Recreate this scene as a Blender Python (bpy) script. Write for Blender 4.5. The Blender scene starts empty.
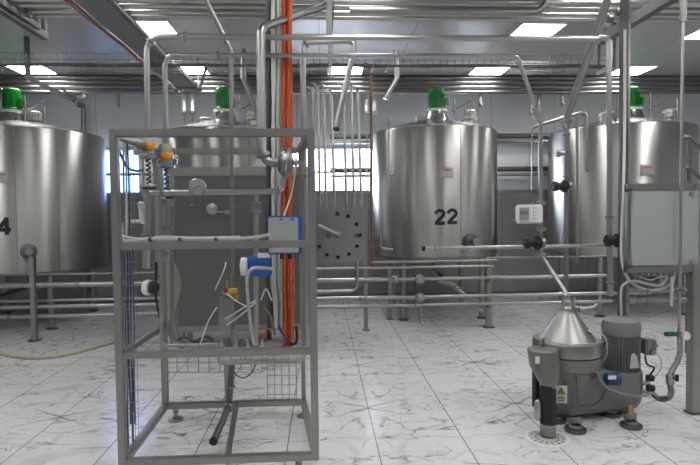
import bpy, bmesh, math, random
from mathutils import Vector, Matrix
random.seed(7)
PI = math.pi
C = bpy.context.scene
COL = C.collection
V = Vector

# ------------------------------------------------------------------ camera
F = 542.0
CAMLOC = V((0, 0, 1.57))
RM = Matrix.Rotation(math.radians(-2.99), 3, 'Z') @ Matrix.Rotation(math.radians(90 - 2.2), 3, 'X') @ Matrix.Rotation(math.radians(-0.65), 3, 'Z')
cd = bpy.data.cameras.new('camera'); cam = bpy.data.objects.new('camera', cd); COL.objects.link(cam)
cam.location = CAMLOC; cam.rotation_euler = RM.to_euler()
cd.sensor_width = 36; cd.lens = F * 36 / 700; cd.clip_start = .05
C.camera = cam

def P(px, py, Y):                       # world point at depth Y seen at (px, py)
    d = RM @ V(((px - 350) / F, -(py - 232.5) / F, -1))
    return CAMLOC + d * (Y / d.y)
def G(px, py, z=0.0):                   # world point at height z seen at (px, py)
    d = RM @ V(((px - 350) / F, -(py - 232.5) / F, -1))
    return CAMLOC + d * ((z - CAMLOC.z) / d.z)
RI = RM.transposed()
def proj(p):
    q = RI @ (V(p) - CAMLOC)
    return 350 + F * q.x / -q.z, 232.5 - F * q.y / -q.z
def W(px, Y, z):
    py = 212
    for _ in range(5):
        p = P(px, py, Y); py = proj((p.x, Y, z))[1]
    return V((P(px, py, Y).x, Y, z))

# ------------------------------------------------------------------ materials
def newmat(name):
    m = bpy.data.materials.new(name); m.use_nodes = True
    n = m.node_tree.nodes; l = m.node_tree.links
    return m, n, l, n['Principled BSDF']
def plain(name, col, rough=.5, metal=0.0, var=.08, scale=6.0, bump=0.0, stretch=(1, 1, 1), rvar=.1, emit=None, estr=0, aniso=0):
    m, n, l, b = newmat(name)
    tc = n.new('ShaderNodeTexCoord'); mp = n.new('ShaderNodeMapping'); mp.inputs['Scale'].default_value = stretch
    nz = n.new('ShaderNodeTexNoise'); nz.inputs['Scale'].default_value = scale; nz.inputs['Detail'].default_value = 4
    l.new(tc.outputs['Object'], mp.inputs[0]); l.new(mp.outputs[0], nz.inputs['Vector'])
    r = n.new('ShaderNodeMapRange'); r.inputs['To Min'].default_value = 1 - var; r.inputs['To Max'].default_value = 1 + var
    l.new(nz.outputs['Fac'], r.inputs['Value'])
    mx = n.new('ShaderNodeVectorMath'); mx.operation = 'SCALE'; mx.inputs[0].default_value = col
    l.new(r.outputs[0], mx.inputs['Scale']); l.new(mx.outputs[0], b.inputs['Base Color'])
    r2 = n.new('ShaderNodeMapRange'); r2.inputs['To Min'].default_value = max(0.02, rough - rvar); r2.inputs['To Max'].default_value = min(1, rough + rvar)
    l.new(nz.outputs['Fac'], r2.inputs['Value']); l.new(r2.outputs[0], b.inputs['Roughness'])
    b.inputs['Metallic'].default_value = metal
    if bump:
        bp = n.new('ShaderNodeBump'); bp.inputs['Strength'].default_value = bump; bp.inputs['Distance'].default_value = .01
        l.new(nz.outputs['Fac'], bp.inputs['Height']); l.new(bp.outputs[0], b.inputs['Normal'])
    if aniso:
        b.inputs['Anisotropic'].default_value = aniso; b.inputs['Anisotropic Rotation'].default_value = .25
        tg = n.new('ShaderNodeTangent'); tg.direction_type = 'RADIAL'; tg.axis = 'Z'; l.new(tg.outputs[0], b.inputs['Tangent'])
    if emit:
        b.inputs['Emission Color'].default_value = (*emit, 1); b.inputs['Emission Strength'].default_value = estr
    return m

M = {}
M['pipe'] = plain('polished_steel', (.43, .43, .415), .31, 1, .04, 3, rvar=.01)
M['pipe2'] = plain('satin_steel', (.31, .31, .30), .38, 1, .05, 3, rvar=.01)
M['frame'] = plain('square_tube_steel', (.35, .345, .325), .42, 1, .10, 5, stretch=(1, 1, 1), rvar=.06)
M['dark_steel'] = plain('dark_steel', (.17, .17, .17), .45, 1, .12, 8)
M['tank'] = plain('brushed_tank_steel', (.40, .392, .375), .36, 1, .15, 9, stretch=(1, 1, .04), rvar=.05, aniso=.85)
M['lid'] = plain('tank_lid_steel', (.42, .42, .41), .26, 1, .06, 4, rvar=.03)
M['cabinet'] = plain('cabinet_steel', (.19, .186, .178), .40, 1, .10, 3)
M['green'] = plain('green_paint', (.005, .20, .02), .35, 0, .12, 10)
M['white'] = plain('white_plastic', (.72, .73, .72), .4, 0, .04)
M['offwhite'] = plain('off_white_plastic', (.55, .56, .54), .45, 0, .06)
M['black'] = plain('black_rubber', (.012, .012, .014), .55, 0, .2)
M['digit'] = plain('black_vinyl', (.01, .01, .012), .5, 0, .1)
M['orange'] = plain('orange_conduit', (.52, .085, .02), .5, 0, .2, 30)
M['amber'] = plain('amber_plastic', (.75, .28, .02), .35, 0, .1)
M['navy'] = plain('navy_plastic', (.02, .045, .14), .4, 0, .1)
M['blue'] = plain('blue_plastic', (.03, .12, .42), .4, 0, .1)
M['purple'] = plain('purple_cable', (.055, .035, .15), .5, 0, .1)
M['copper'] = plain('aged_copper', (.26, .15, .115), .45, .7, .25, 20)
M['redcap'] = plain('red_paint', (.35, .03, .02), .5, 0, .1)
M['yellow'] = plain('yellow_paint', (.55, .36, .03), .5, 0, .1)
M['grey_paint'] = plain('grey_blue_enamel', (.18, .188, .197), .38, 0, .08, 5)
M['hood'] = plain('separator_hood_steel', (.34, .333, .32), .38, 1, .10, 5)
M['cast'] = plain('cast_collar_paint', (.23, .22, .205), .4, .6, .08, 5)
M['cable'] = plain('grey_cable', (.42, .43, .41), .5, 0, .12, 15)
M['cable_d'] = plain('dark_cable', (.06, .065, .08), .5, 0, .1)
M['hose'] = plain('braided_hose', (.30, .29, .28), .4, .8, .2, 60)
M['beige'] = plain('beige_hose', (.50, .44, .36), .5, 0, .08)
M['board'] = plain('panel_back_grey', (.36, .385, .39), .45, 0, .03, 2)
M['lcd'] = plain('lcd_grey', (.28, .31, .29), .25, 0, .03)
M['plate'] = plain('name_plate_metal', (.50, .47, .44), .4, .8, .1, 40)
M['clear'] = plain('clear_green_cap', (.30, .34, .26), .2, 0, .1)

M['tray'] = plain('tray_galvanised', (.18, .185, .19), .7, 0, .2, 12)
M['dpipe'] = plain('dull_steel_pipe', (.25, .25, .245), .4, 1, .06, 5, rvar=.04)
M['beamp'] = plain('beam_grey', (.13, .13, .13), .6, .3, .1, 8)
def ceiling_mat():
    m, n, l, b = newmat('ceiling_panels')
    tc = n.new('ShaderNodeTexCoord'); sp = n.new('ShaderNodeSeparateXYZ'); l.new(tc.outputs['Object'], sp.inputs[0])
    md = n.new('ShaderNodeMath'); md.operation = 'PINGPONG'; md.inputs[1].default_value = .575
    l.new(sp.outputs['X'], md.inputs[0])
    lt = n.new('ShaderNodeMath'); lt.operation = 'LESS_THAN'; lt.inputs[1].default_value = .006; l.new(md.outputs[0], lt.inputs[0])
    nz = n.new('ShaderNodeTexNoise'); nz.inputs['Scale'].default_value = .8; l.new(tc.outputs['Object'], nz.inputs['Vector'])
    mr = n.new('ShaderNodeMapRange'); mr.inputs['To Min'].default_value = .9; mr.inputs['To Max'].default_value = 1.1; l.new(nz.outputs['Fac'], mr.inputs['Value'])
    sc = n.new('ShaderNodeVectorMath'); sc.operation = 'SCALE'; sc.inputs[0].default_value = (.40, .40, .41); l.new(mr.outputs[0], sc.inputs['Scale'])
    mx = n.new('ShaderNodeMix'); mx.data_type = 'RGBA'; l.new(lt.outputs[0], mx.inputs[0]); l.new(sc.outputs[0], mx.inputs[6]); mx.inputs[7].default_value = (.2, .2, .2, 1)
    l.new(mx.outputs[2], b.inputs['Base Color']); b.inputs['Roughness'].default_value = .36
    b.inputs['Specular IOR Level'].default_value = .4
    bp = n.new('ShaderNodeBump'); bp.inputs['Strength'].default_value = .25; bp.inputs['Distance'].default_value = .03
    l.new(nz.outputs['Fac'], bp.inputs['Height']); l.new(bp.outputs[0], b.inputs['Normal'])
    return m
def wall_mat(name, col, period, rough, metal=0.0, seam=.55):
    m, n, l, b = newmat(name)
    tc = n.new('ShaderNodeTexCoord'); sp = n.new('ShaderNodeSeparateXYZ'); l.new(tc.outputs['Object'], sp.inputs[0])
    ad = n.new('ShaderNodeMath'); ad.operation = 'ADD'; l.new(sp.outputs['X'], ad.inputs[0]); l.new(sp.outputs['Y'], ad.inputs[1])
    md = n.new('ShaderNodeMath'); md.operation = 'PINGPONG'; md.inputs[1].default_value = period / 2; l.new(ad.outputs[0], md.inputs[0])
    lt = n.new('ShaderNodeMath'); lt.operation = 'LESS_THAN'; lt.inputs[1].default_value = .005; l.new(md.outputs[0], lt.inputs[0])
    mx = n.new('ShaderNodeMix'); mx.data_type = 'RGBA'; l.new(lt.outputs[0], mx.inputs[0]); mx.inputs[6].default_value = (*col, 1)
    mx.inputs[7].default_value = (col[0] * seam, col[1] * seam, col[2] * seam, 1)
    l.new(mx.outputs[2], b.inputs['Base Color']); b.inputs['Roughness'].default_value = rough; b.inputs['Metallic'].default_value = metal
    return m
M['ceiling'] = ceiling_mat()
M['wall'] = wall_mat('wall_panels_upper', (.74, .76, .80), 1.15, .35)
M['wains'] = wall_mat('wall_cladding_lower', (.27, .27, .265), .8, .35, .4)

def floor_mat(x0, y0):
    m, n, l, b = newmat('marble_tiles')
    def math_(op, a, c=None, v=None):
        q = n.new('ShaderNodeMath'); q.operation = op; q.use_clamp = False
        if isinstance(a, (int, float)): q.inputs[0].default_value = a
        else: l.new(a, q.inputs[0])
        if c is not None:
            if isinstance(c, (int, float)): q.inputs[1].default_value = c
            else: l.new(c, q.inputs[1])
        if v is not None: q.inputs[2].default_value = v
        return q.outputs[0]
    tc = n.new('ShaderNodeTexCoord'); sp = n.new('ShaderNodeSeparateXYZ'); l.new(tc.outputs['Object'], sp.inputs[0])
    x = math_('SUBTRACT', sp.outputs['X'], x0); y = math_('SUBTRACT', sp.outputs['Y'], y0)
    u = math_('PINGPONG', x, .6); v = math_('PINGPONG', y, .6)       # book-matched: mirrored about every second joint
    jx = math_('PINGPONG', x, .3); jy = v
    cb = n.new('ShaderNodeCombineXYZ'); l.new(u, cb.inputs[0]); l.new(v, cb.inputs[1])
    # slow drift so that not all sets are equal
    cx = math_('FLOOR', math_('DIVIDE', math_('ADD', x, .6), 1.2)); cy = math_('FLOOR', math_('DIVIDE', math_('ADD', y, .6), 1.2))
    l.new(math_('ADD', math_('MULTIPLY', math_('MODULO', math_('ABSOLUTE', cx), 3), .13), math_('MULTIPLY', math_('MODULO', math_('ABSOLUTE', cy), 2), .21)), cb.inputs[2])
    def vein(scale, off, wdt, detail=3, rough=.5, dist=.7, st=(1, 1, 1), rot=0):
        mp = n.new('ShaderNodeMapping'); mp.inputs['Location'].default_value = off; mp.inputs['Scale'].default_value = st; mp.inputs['Rotation'].default_value = (0, 0, rot)
        l.new(cb.outputs[0], mp.inputs[0])
        z = n.new('ShaderNodeTexNoise'); z.inputs['Scale'].default_value = scale; z.inputs['Detail'].default_value = detail
        z.inputs['Roughness'].default_value = rough; z.inputs['Distortion'].default_value = dist
        l.new(mp.outputs[0], z.inputs['Vector'])
        a = math_('ABSOLUTE', math_('SUBTRACT', z.outputs['Fac'], .5))
        r = n.new('ShaderNodeMapRange'); r.inputs['From Min'].default_value = 0; r.inputs['From Max'].default_value = wdt
        r.inputs['To Min'].default_value = 1; r.inputs['To Max'].default_value = 0
        l.new(a, r.inputs['Value'])
        # patches where the vein fades out
        z2 = n.new('ShaderNodeTexNoise'); z2.inputs['Scale'].default_value = 3.2; l.new(mp.outputs[0], z2.inputs['Vector'])
        r2 = n.new('ShaderNodeMapRange'); r2.inputs['From Min'].default_value = .42; r2.inputs['From Max'].default_value = .62; l.new(z2.outputs['Fac'], r2.inputs['Value'])
        return math_('MULTIPLY', r.outputs[0], r2.outputs[0])
    v1 = vein(2.1, (3.1, 1.7, 0), .018, st=(.8, 1.7, 1), rot=.5)
    v2 = vein(3.3, (7.7, 4.1, 0), .010, st=(1.6, .8, 1), rot=-.4)
    v3 = vein(1.3, (1.7, 9.1, 0), .05, detail=5, st=(1, 1.5, 1), rot=.6)
    # the star of short veins about each mirrored corner
    nz = n.new('ShaderNodeTexNoise'); nz.inputs['Scale'].default_value = 7; nz.inputs['Detail'].default_value = 3; l.new(cb.outputs[0], nz.inputs['Vector'])
    dl = math_('ABSOLUTE', math_('ADD', math_('SUBTRACT', v, math_('MULTIPLY', u, .62)), math_('MULTIPLY', math_('SUBTRACT', nz.outputs['Fac'], .5), .12)))
    rr = math_('SQRT', math_('ADD', math_('MULTIPLY', u, u), math_('MULTIPLY', v, v)))
    fade = n.new('ShaderNodeMapRange'); fade.inputs['From Min'].default_value = .05; fade.inputs['From Max'].default_value = .42; fade.inputs['To Min'].default_value = 1; fade.inputs['To Max'].default_value = 0; l.new(rr, fade.inputs['Value'])
    sr = n.new('ShaderNodeMapRange'); sr.inputs['From Min'].default_value = .002; sr.inputs['From Max'].default_value = .022; sr.inputs['To Min'].default_value = 1; sr.inputs['To Max'].default_value = 0; l.new(dl, sr.inputs['Value'])
    star = math_('MULTIPLY', sr.outputs[0], fade.outputs[0])
    raw = n.new('ShaderNodeCombineXYZ'); l.new(x, raw.inputs[0]); l.new(y, raw.inputs[1]); mirr = cb; cb = raw
    v4 = vein(1.3, (2.1, 5.3, 0), .011, detail=3, rough=.52, st=(.75, 2.2, 1), rot=.75)
    v5 = vein(1.9, (6.1, 2.3, 0), .009, detail=3, rough=.52, st=(.8, 2.4, 1), rot=-.45)
    tot = math_('MINIMUM', math_('ADD', math_('ADD', math_('ADD', math_('MULTIPLY', v1, .8), math_('MULTIPLY', v2, .55)), math_('ADD', math_('MULTIPLY', v4, .95), math_('MULTIPLY', v5, .75))), math_('ADD', math_('MULTIPLY', v3, .28), math_('MULTIPLY', star, .9))), 1.0)
    cb = mirr
    mx = n.new('ShaderNodeMix'); mx.data_type = 'RGBA'; l.new(tot, mx.inputs[0]); mx.inputs[6].default_value = (.72, .72, .725, 1); mx.inputs[7].default_value = (.23, .225, .215, 1)
    # warm smudges
    z3 = n.new('ShaderNodeTexNoise'); z3.inputs['Scale'].default_value = 5; z3.inputs['Detail'].default_value = 3; l.new(cb.outputs[0], z3.inputs['Vector'])
    r3 = n.new('ShaderNodeMapRange'); r3.inputs['From Min'].default_value = .62; r3.inputs['From Max'].default_value = .72; r3.inputs['To Max'].default_value = .5; l.new(z3.outputs['Fac'], r3.inputs['Value'])
    mw = n.new('ShaderNodeMix'); mw.data_type = 'RGBA'; l.new(r3.outputs[0], mw.inputs[0]); l.new(mx.outputs[2], mw.inputs[6]); mw.inputs[7].default_value = (.50, .47, .41, 1)
    j = math_('MAXIMUM', math_('LESS_THAN', jx, .0035), math_('MULTIPLY', math_('LESS_THAN', jy, .002), .5))
    mj = n.new('ShaderNodeMix'); mj.data_type = 'RGBA'; l.new(j, mj.inputs[0]); l.new(mw.outputs[2], mj.inputs[6]); mj.inputs[7].default_value = (.16, .16, .16, 1)
    l.new(mj.outputs[2], b.inputs['Base Color'])
    b.inputs['Roughness'].default_value = .22
    return m
M['floor'] = floor_mat(.352, 4.27)

def emis(name, col, s):
    m = bpy.data.materials.new(name); m.use_nodes = True; n = m.node_tree.nodes; n.clear()
    e = n.new('ShaderNodeEmission'); e.inputs[0].default_value = (*col, 1); e.inputs[1].default_value = s
    o = n.new('ShaderNodeOutputMaterial'); m.node_tree.links.new(e.outputs[0], o.inputs[0]); return m
M['lamp'] = emis('lamp_diffuser', (1, .99, .97), 19)
def glass(name, col, rough=.05):
    m, n, l, b = newmat(name)
    b.inputs['Base Color'].default_value = (*col, 1); b.inputs['Transmission Weight'].default_value = 1; b.inputs['Roughness'].default_value = rough; b.inputs['IOR'].default_value = 1.45
    return m
M['glass'] = glass('frosted_pane', (.97, .98, 1), .12)
M['glass_blue'] = glass('blue_film_pane', (.12, .20, .38), .12)
M['pvc'] = plain('window_pvc', (.62, .62, .66), .4)

# ------------------------------------------------------------------ mesh builder
def fillet(pts, rad, n=6):
    pts = [V(p) for p in pts]
    if len(pts) < 3 or rad <= 0: return pts
    out = [pts[0]]
    for i in range(1, len(pts) - 1):
        a, b, c = pts[i - 1], pts[i], pts[i + 1]
        u = (a - b); w = (c - b); lu, lw = u.length, w.length
        if lu < 1e-6 or lw < 1e-6: continue
        u /= lu; w /= lw
        ang = u.angle(w)
        if ang > 3.05: out.append(b); continue
        d = min(rad / math.tan(ang / 2), lu * .49, lw * .49)
        s, e = b + u * d, b + w * d
        for k in range(n + 1):
            t = k / n
            out.append((1 - t) ** 2 * s + 2 * t * (1 - t) * b + t * t * e)
    out.append(pts[-1])
    return out

def spline(pts, n=8):
    pts = [V(p) for p in pts]
    ext = [pts[0] * 2 - pts[1]] + pts + [pts[-1] * 2 - pts[-2]]
    out = []
    for i in range(1, len(ext) - 2):
        a, b, c, d = ext[i - 1:i + 3]
        for k in range(n):
            t = k / n
            out.append(.5 * ((2 * b) + (c - a) * t + (2 * a - 5 * b + 4 * c - d) * t * t + (3 * b - a - 3 * c + d) * t ** 3))
    out.append(pts[-1]); return out

class MB:
    def __init__(s): s.bm = bmesh.new()
    def tube(s, path, r, seg=12, radii=None, cap=True):
        path = [V(p) for p in path]
        q = [path[0]]
        for p in path[1:]:
            if (p - q[-1]).length > 1e-5: q.append(p)
        path = q; N = len(path)
        if N < 2: return s
        tang = []
        for i in range(N):
            a = path[max(0, i - 1)]; b = path[min(N - 1, i + 1)]
            t = (b - a); tang.append(t.normalized() if t.length > 1e-9 else V((0, 0, 1)))
        t0 = tang[0]; ref = V((0, 0, 1)) if abs(t0.z) < .9 else V((1, 0, 0))
        nrm = t0.cross(ref).normalized(); rings = []
        for i in range(N):
            t = tang[i]; nrm = (nrm - t * nrm.dot(t)).normalized(); bn = t.cross(nrm)
            rr = radii[i] if radii else r
            rings.append([s.bm.verts.new(path[i] + (nrm * math.cos(2 * PI * k / seg) + bn * math.sin(2 * PI * k / seg)) * rr) for k in range(seg)])
        for i in range(N - 1):
            for k in range(seg):
                s.bm.faces.new((rings[i][k], rings[i][(k + 1) % seg], rings[i + 1][(k + 1) % seg], rings[i + 1][k]))
        if cap: s.bm.faces.new(rings[0][::-1]); s.bm.faces.new(rings[-1])
        return s
    def cyl(s, a, b, r, seg=20, r2=None):
        return s.tube([a, b], r, seg, radii=[r, r if r2 is None else r2])
    def lathe(s, o, prof, axis=(0, 0, 1), seg=32, cap=True):   # prof: (radius, height) pairs
        o = V(o); ax = V(axis).normalized(); ref = V((0, 0, 1)) if abs(ax.z) < .9 else V((1, 0, 0))
        e1 = ax.cross(ref).normalized(); e2 = ax.cross(e1); rings = []
        for r, h in prof:
            r = max(r, .0006)
            rings.append([s.bm.verts.new(o + ax * h + (e1 * math.cos(2 * PI * k / seg) + e2 * math.sin(2 * PI * k / seg)) * r) for k in range(seg)])
        for i in range(len(rings) - 1):
            for k in range(seg):
                s.bm.faces.new((rings[i][k], rings[i][(k + 1) % seg], rings[i + 1][(k + 1) % seg], rings[i + 1][k]))
        if cap: s.bm.faces.new(rings[0][::-1]); s.bm.faces.new(rings[-1])
        return s
    def box(s, c, size, rot=None):
        c = V(c); v = []
        for dx in (-.5, .5):
            for dy in (-.5, .5):
                for dz in (-.5, .5):
                    d = V((dx * size[0], dy * size[1], dz * size[2]))
                    if rot is not None: d = rot @ d
                    v.append(s.bm.verts.new(c + d))
        for f in ((0, 1, 3, 2), (4, 6, 7, 5), (0, 4, 5, 1), (2, 3, 7, 6), (0, 2, 6, 4), (1, 5, 7, 3)):
            s.bm.faces.new([v[i] for i in f])
        return s
    def bar(s, a, b, w, h=None):        # rectangular bar from a to b
        a, b = V(a), V(b); h = h or w; d = b - a; L = d.length; z = d.normalized()
        ref = V((0, 0, 1)) if abs(z.z) < .9 else V((0, 1, 0))
        x = z.cross(ref).normalized(); y = x.cross(z)
        R = Matrix((x, y, z)).transposed()
        return s.box((a + b) / 2, (w, h, L), R)
    def prism(s, poly, depth):          # poly of 3D points (planar), extruded along vector depth
        d = V(depth); a = [s.bm.verts.new(V(p)) for p in poly]; b = [s.bm.verts.new(V(p) + d) for p in poly]; n = len(poly)
        s.bm.faces.new(a[::-1]); s.bm.faces.new(b)
        for i in range(n): s.bm.faces.new((a[i], a[(i + 1) % n], b[(i + 1) % n], b[i]))
        return s

def finish(name, mb, mat, origin, smooth=True, bevel=0):
    bm = mb.bm; bmesh.ops.recalc_face_normals(bm, faces=bm.faces[:])
    if bevel:
        bmesh.ops.bevel(bm, geom=[e for e in bm.edges if e.calc_face_angle(0) > .6], offset=bevel, segments=2, affect='EDGES', clamp_overlap=True)
    for v in bm.verts: v.co -= origin
    me = bpy.data.meshes.new(name); bm.to_mesh(me); bm.free()
    if smooth:
        me.polygons.foreach_set('use_smooth', [True] * len(me.polygons)); me.set_sharp_from_angle(angle=math.radians(38))
    me.materials.append(mat)
    o = bpy.data.objects.new(name, me); COL.objects.link(o); return o
def thing(name, label, cat, loc, group=None):
    o = bpy.data.objects.new(name, None); COL.objects.link(o); o.empty_display_size = .1
    o.location = V(loc); o['label'] = label; o['category'] = cat
    if group: o['group'] = group
    o['_w'] = list(V(loc)); return o
def wloc(o): return V(o['_w'])
def part(name, mb, mat, parent, label=None, bevel=0, smooth=True):
    o = finish(name, mb, M[mat] if isinstance(mat, str) else mat, wloc(parent), smooth, bevel)
    o.parent = parent; o['_w'] = list(wloc(parent))
    if label: o['label'] = label
    return o
def solo(name, mb, mat, label, cat, group=None, bevel=0, kind=None):
    xs = [v.co for v in mb.bm.verts]
    org = V((sum(p.x for p in xs) / len(xs), sum(p.y for p in xs) / len(xs), min(p.z for p in xs)))
    o = finish(name, mb, M[mat], org, True, bevel); o.location = org; o['label'] = label; o['category'] = cat
    if group: o['group'] = group
    if kind: o['kind'] = kind
    return o
def struct(name, mb, mat, smooth=False, parent=None):
    o = finish(name, mb, M[mat], V((0, 0, 0)), smooth)
    if parent: o.parent = parent
    else: o['kind'] = 'structure'
    return o
def pipe(label, pts, r, mat='pipe', bend=None, name='steel_pipe', cat='pipe', group=None, clamps=(), flanges=True, seg=18):
    """a welded pipe run; clamps = distances 0..1 along the polyline where a ferrule clamp sits"""
    pts = [V(p) for p in pts]; bend = r * 2.2 if bend is None else bend
    path = fillet(pts, bend)
    if not clamps:
        return solo(name, MB().tube(path, r, seg), mat, label, cat, group)
    low = min(pts, key=lambda p: p.z)
    t = thing(name, label, cat, low, group)
    part('tube', MB().tube(path, r, seg), mat, t)
    tot = sum((path[i + 1] - path[i]).length for i in range(len(path) - 1))
    for c in clamps:
        d = c * tot; i = 0
        while i < len(path) - 2 and d > (path[i + 1] - path[i]).length: d -= (path[i + 1] - path[i]).length; i += 1
        u = (path[i + 1] - path[i]).normalized(); p = path[i] + u * d
        part('clamp', MB().lathe(p - u * r * .5, [(r * 1.1, 0), (r * 1.65, r * .15), (r * 1.65, r * .85), (r * 1.1, r)], u, 14), 'pipe2', t)
    return t
def cable(label, pts, r, mat='cable', name='cable', cat='cable', group=None, n=8):
    return solo(name, MB().tube(spline(pts, n), r, 8), mat, label, cat, group)

# ------------------------------------------------------------------ room
XL, XR, YB, YF, ZC = -6.9, 7.6, 9.6, -3.5, 3.75
struct('floor', MB().box(((XL + XR) / 2, (YF + YB) / 2, -.05), (XR - XL + .4, YB - YF + .4, .1)), 'floor')
struct('ceiling', MB().box(((XL + XR) / 2, (YF + YB) / 2, ZC + .1), (XR - XL + .4, YB - YF + .4, .2)), 'ceiling')
zw0, zw1 = P(343, 193, YB).z, P(343, 146, YB).z
wins = [(P(50, 170, YB).x, P(141, 170, YB).x), (P(288, 170, YB).x, P(490, 170, YB).x)]
def wall_run(y, y2, z0, z1, mat, name):
    mb = MB(); xs = [XL]
    for a, b_ in wins: xs += [a, b_]
    xs.append(XR)
    for i in range(0, len(xs), 2): mb.box(((xs[i] + xs[i + 1]) / 2, (y + y2) / 2, (z0 + z1) / 2), (xs[i + 1] - xs[i], y2 - y, z1 - z0))
    return mb
mb = wall_run(YB, YB + .2, zw0, zw1, 'wall', 'wall_back')
mb.box(((XL + XR) / 2, YB + .1, (zw1 + ZC) / 2), (XR - XL, .2, ZC - zw1))
struct('wall_back', mb, 'wall')
struct('wall_back_cladding', MB().box(((XL + XR) / 2, YB + .085, zw0 / 2), (XR - XL, .23, zw0)), 'wains')
struct('wall_left', MB().box((XL - .1, (YF + YB) / 2, ZC / 2), (.2, YB - YF + .4, ZC)), 'wall')
struct('wall_right', MB().box((XR + .1, (YF + YB) / 2, ZC / 2), (.2, YB - YF + .4, ZC)), 'wall')
struct('wall_front', MB().box(((XL + XR) / 2, YF - .1, ZC / 2), (XR - XL, .2, ZC)), 'wall')
struct('baseboard_back', MB().box(((XL + XR) / 2, YB - .045, .05), (XR - XL, .03, .1)), 'dark_steel')
struct('trim_1', MB().box(((XL + XR) / 2, YB - .04, zw0 + .0), (XR - XL, .03, .05)), 'frame')
for i, (a, b_) in enumerate(wins):
    mb = MB(); w = .05
    for x in (a + w / 2, b_ - w / 2, (a + b_) / 2 + (0 if i == 0 else .45)): mb.box((x, YB + .06, (zw0 + zw1) / 2), (w, .07, zw1 - zw0))
    for z in (zw0 + w / 2, zw1 - w / 2): mb.box(((a + b_) / 2, YB + .06, z), (b_ - a, .07, w))
    zc = P(343, 172, YB).z; mb.box(((a + b_) / 2, YB + .06, zc), (b_ - a, .05, .035))
    wo = struct('window_%d' % (i + 1), mb, 'pvc')
    p_ = struct('window_pane', MB().box(((a + b_) / 2, YB + .06, (zw0 + zw1) / 2), (b_ - a - .06, .012, zw1 - zw0 - .06)), 'glass_blue' if i == 0 else 'glass', parent=wo)

# ceiling lights
def light_fixture():
    t = thing('ceiling_light', '', 'light', (0, 0, ZC - .012)); mb = MB()
    for s in (-1, 1):
        mb.box((s * .268, 0, ZC - .010), (.02, .556, .02)); mb.box((0, s * .268, ZC - .010), (.516, .02, .02))
    part('frame', mb, 'white', t)
    part('diffuser', MB().box((0, 0, ZC - .006), (.516, .516, .008)), M['lamp'], t, smooth=False)
    return t
LP = []
cols = [G(32, 69, ZC).x, G(190, 70, ZC).x, G(345, 71, ZC).x, G(490, 69, ZC).x, G(635, 68, ZC).x]
rowA, rowB = G(345, 69, ZC).y, G(540, 30, ZC).y
lx = cols; names = {
 (0, 0): 'square ceiling light over the far left tank, lit white', (0, 1): 'square ceiling light beyond the end of the sloping cable tray',
 (0, 2): 'square ceiling light above the bright window and row of upright pipes', (0, 3): 'square ceiling light between tank 22 and the slanting thin pipe',
 (0, 4): 'square ceiling light above the right hand tank', (1, 1): 'square ceiling light right beside the sloping cable tray',
 (1, 3): 'nearest square ceiling light between the big slanting pipe and tank 22', (1, 4): 'square ceiling light cut by the right edge of the picture'}
proto = light_fixture(); first = True
for r, yy in enumerate((rowA, rowB, rowB - 1.8, rowB - 3.6, rowB - 5.4)):
    for c, xx in enumerate(lx):
        if (r, c) in ((1, 0), (1, 2)): continue
        if first: t = proto; first = False
        else:
            t = proto.copy(); COL.objects.link(t)
            for ch in proto.children:
                k = ch.copy(); COL.objects.link(k); k.parent = t
        t.location = (xx, yy, ZC - .012)
        if (r, c) in names: t['label'] = names[(r, c)]; t['group'] = 'square ceiling lights'
        else: t['label'] = 'square ceiling light behind and above the viewer, outside the picture'; t['group'] = 'ceiling lights out of view'

# ------------------------------------------------------------------ tanks
def arc_strokes(ch):
    if ch == '2':
        pts = [(.06, .70)]
        for k in range(9):
            a = math.radians(165 - k * 25); pts.append((.35 + .27 * math.cos(a), .70 + .22 * math.sin(a)))
        pts += [(.34, .36), (.12, .10)]
        return [pts, [(.02, .085), (.68, .085)]]
    return [[(.47, 1.0), (.47, 0.0)], [(.47, .93), (.07, .33)], [(.0, .29), (.68, .29)]]
def digit_mb(ch, cx, cy, r, th0, z0, h):
    """one numeral wrapped on the shell; th = angle measured from -Y"""
    mb = MB(); bm = mb.bm; w = .225
    def pt(u, v, rr):
        th = th0 + (u * h) / r
        return V((cx + rr * math.sin(th), cy - rr * math.cos(th), z0 + v * h))
    for st in arc_strokes(ch):
        N = len(st); L = []
        for i in range(N):
            a = V(st[max(0, i - 1)]); b = V(st[min(N - 1, i + 1)]); t = (b - a).normalized(); nn = V((-t.y, t.x)) * w / 2
            L.append((V(st[i]) + nn, V(st[i]) - nn))
        for i in range(N - 1):
            q = [L[i][0], L[i][1], L[i + 1][1], L[i + 1][0]]
            o = [bm.verts.new(pt(p.x, p.y, r + .004)) for p in q]; n_ = [bm.verts.new(pt(p.x, p.y, r + .0005)) for p in q]
            try:
                bm.faces.new(o); bm.faces.new(n_[::-1])
                for k in range(4): bm.faces.new((o[k], n_[k], n_[(k + 1) % 4], o[(k + 1) % 4]))
            except ValueError: pass
    return mb

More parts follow.
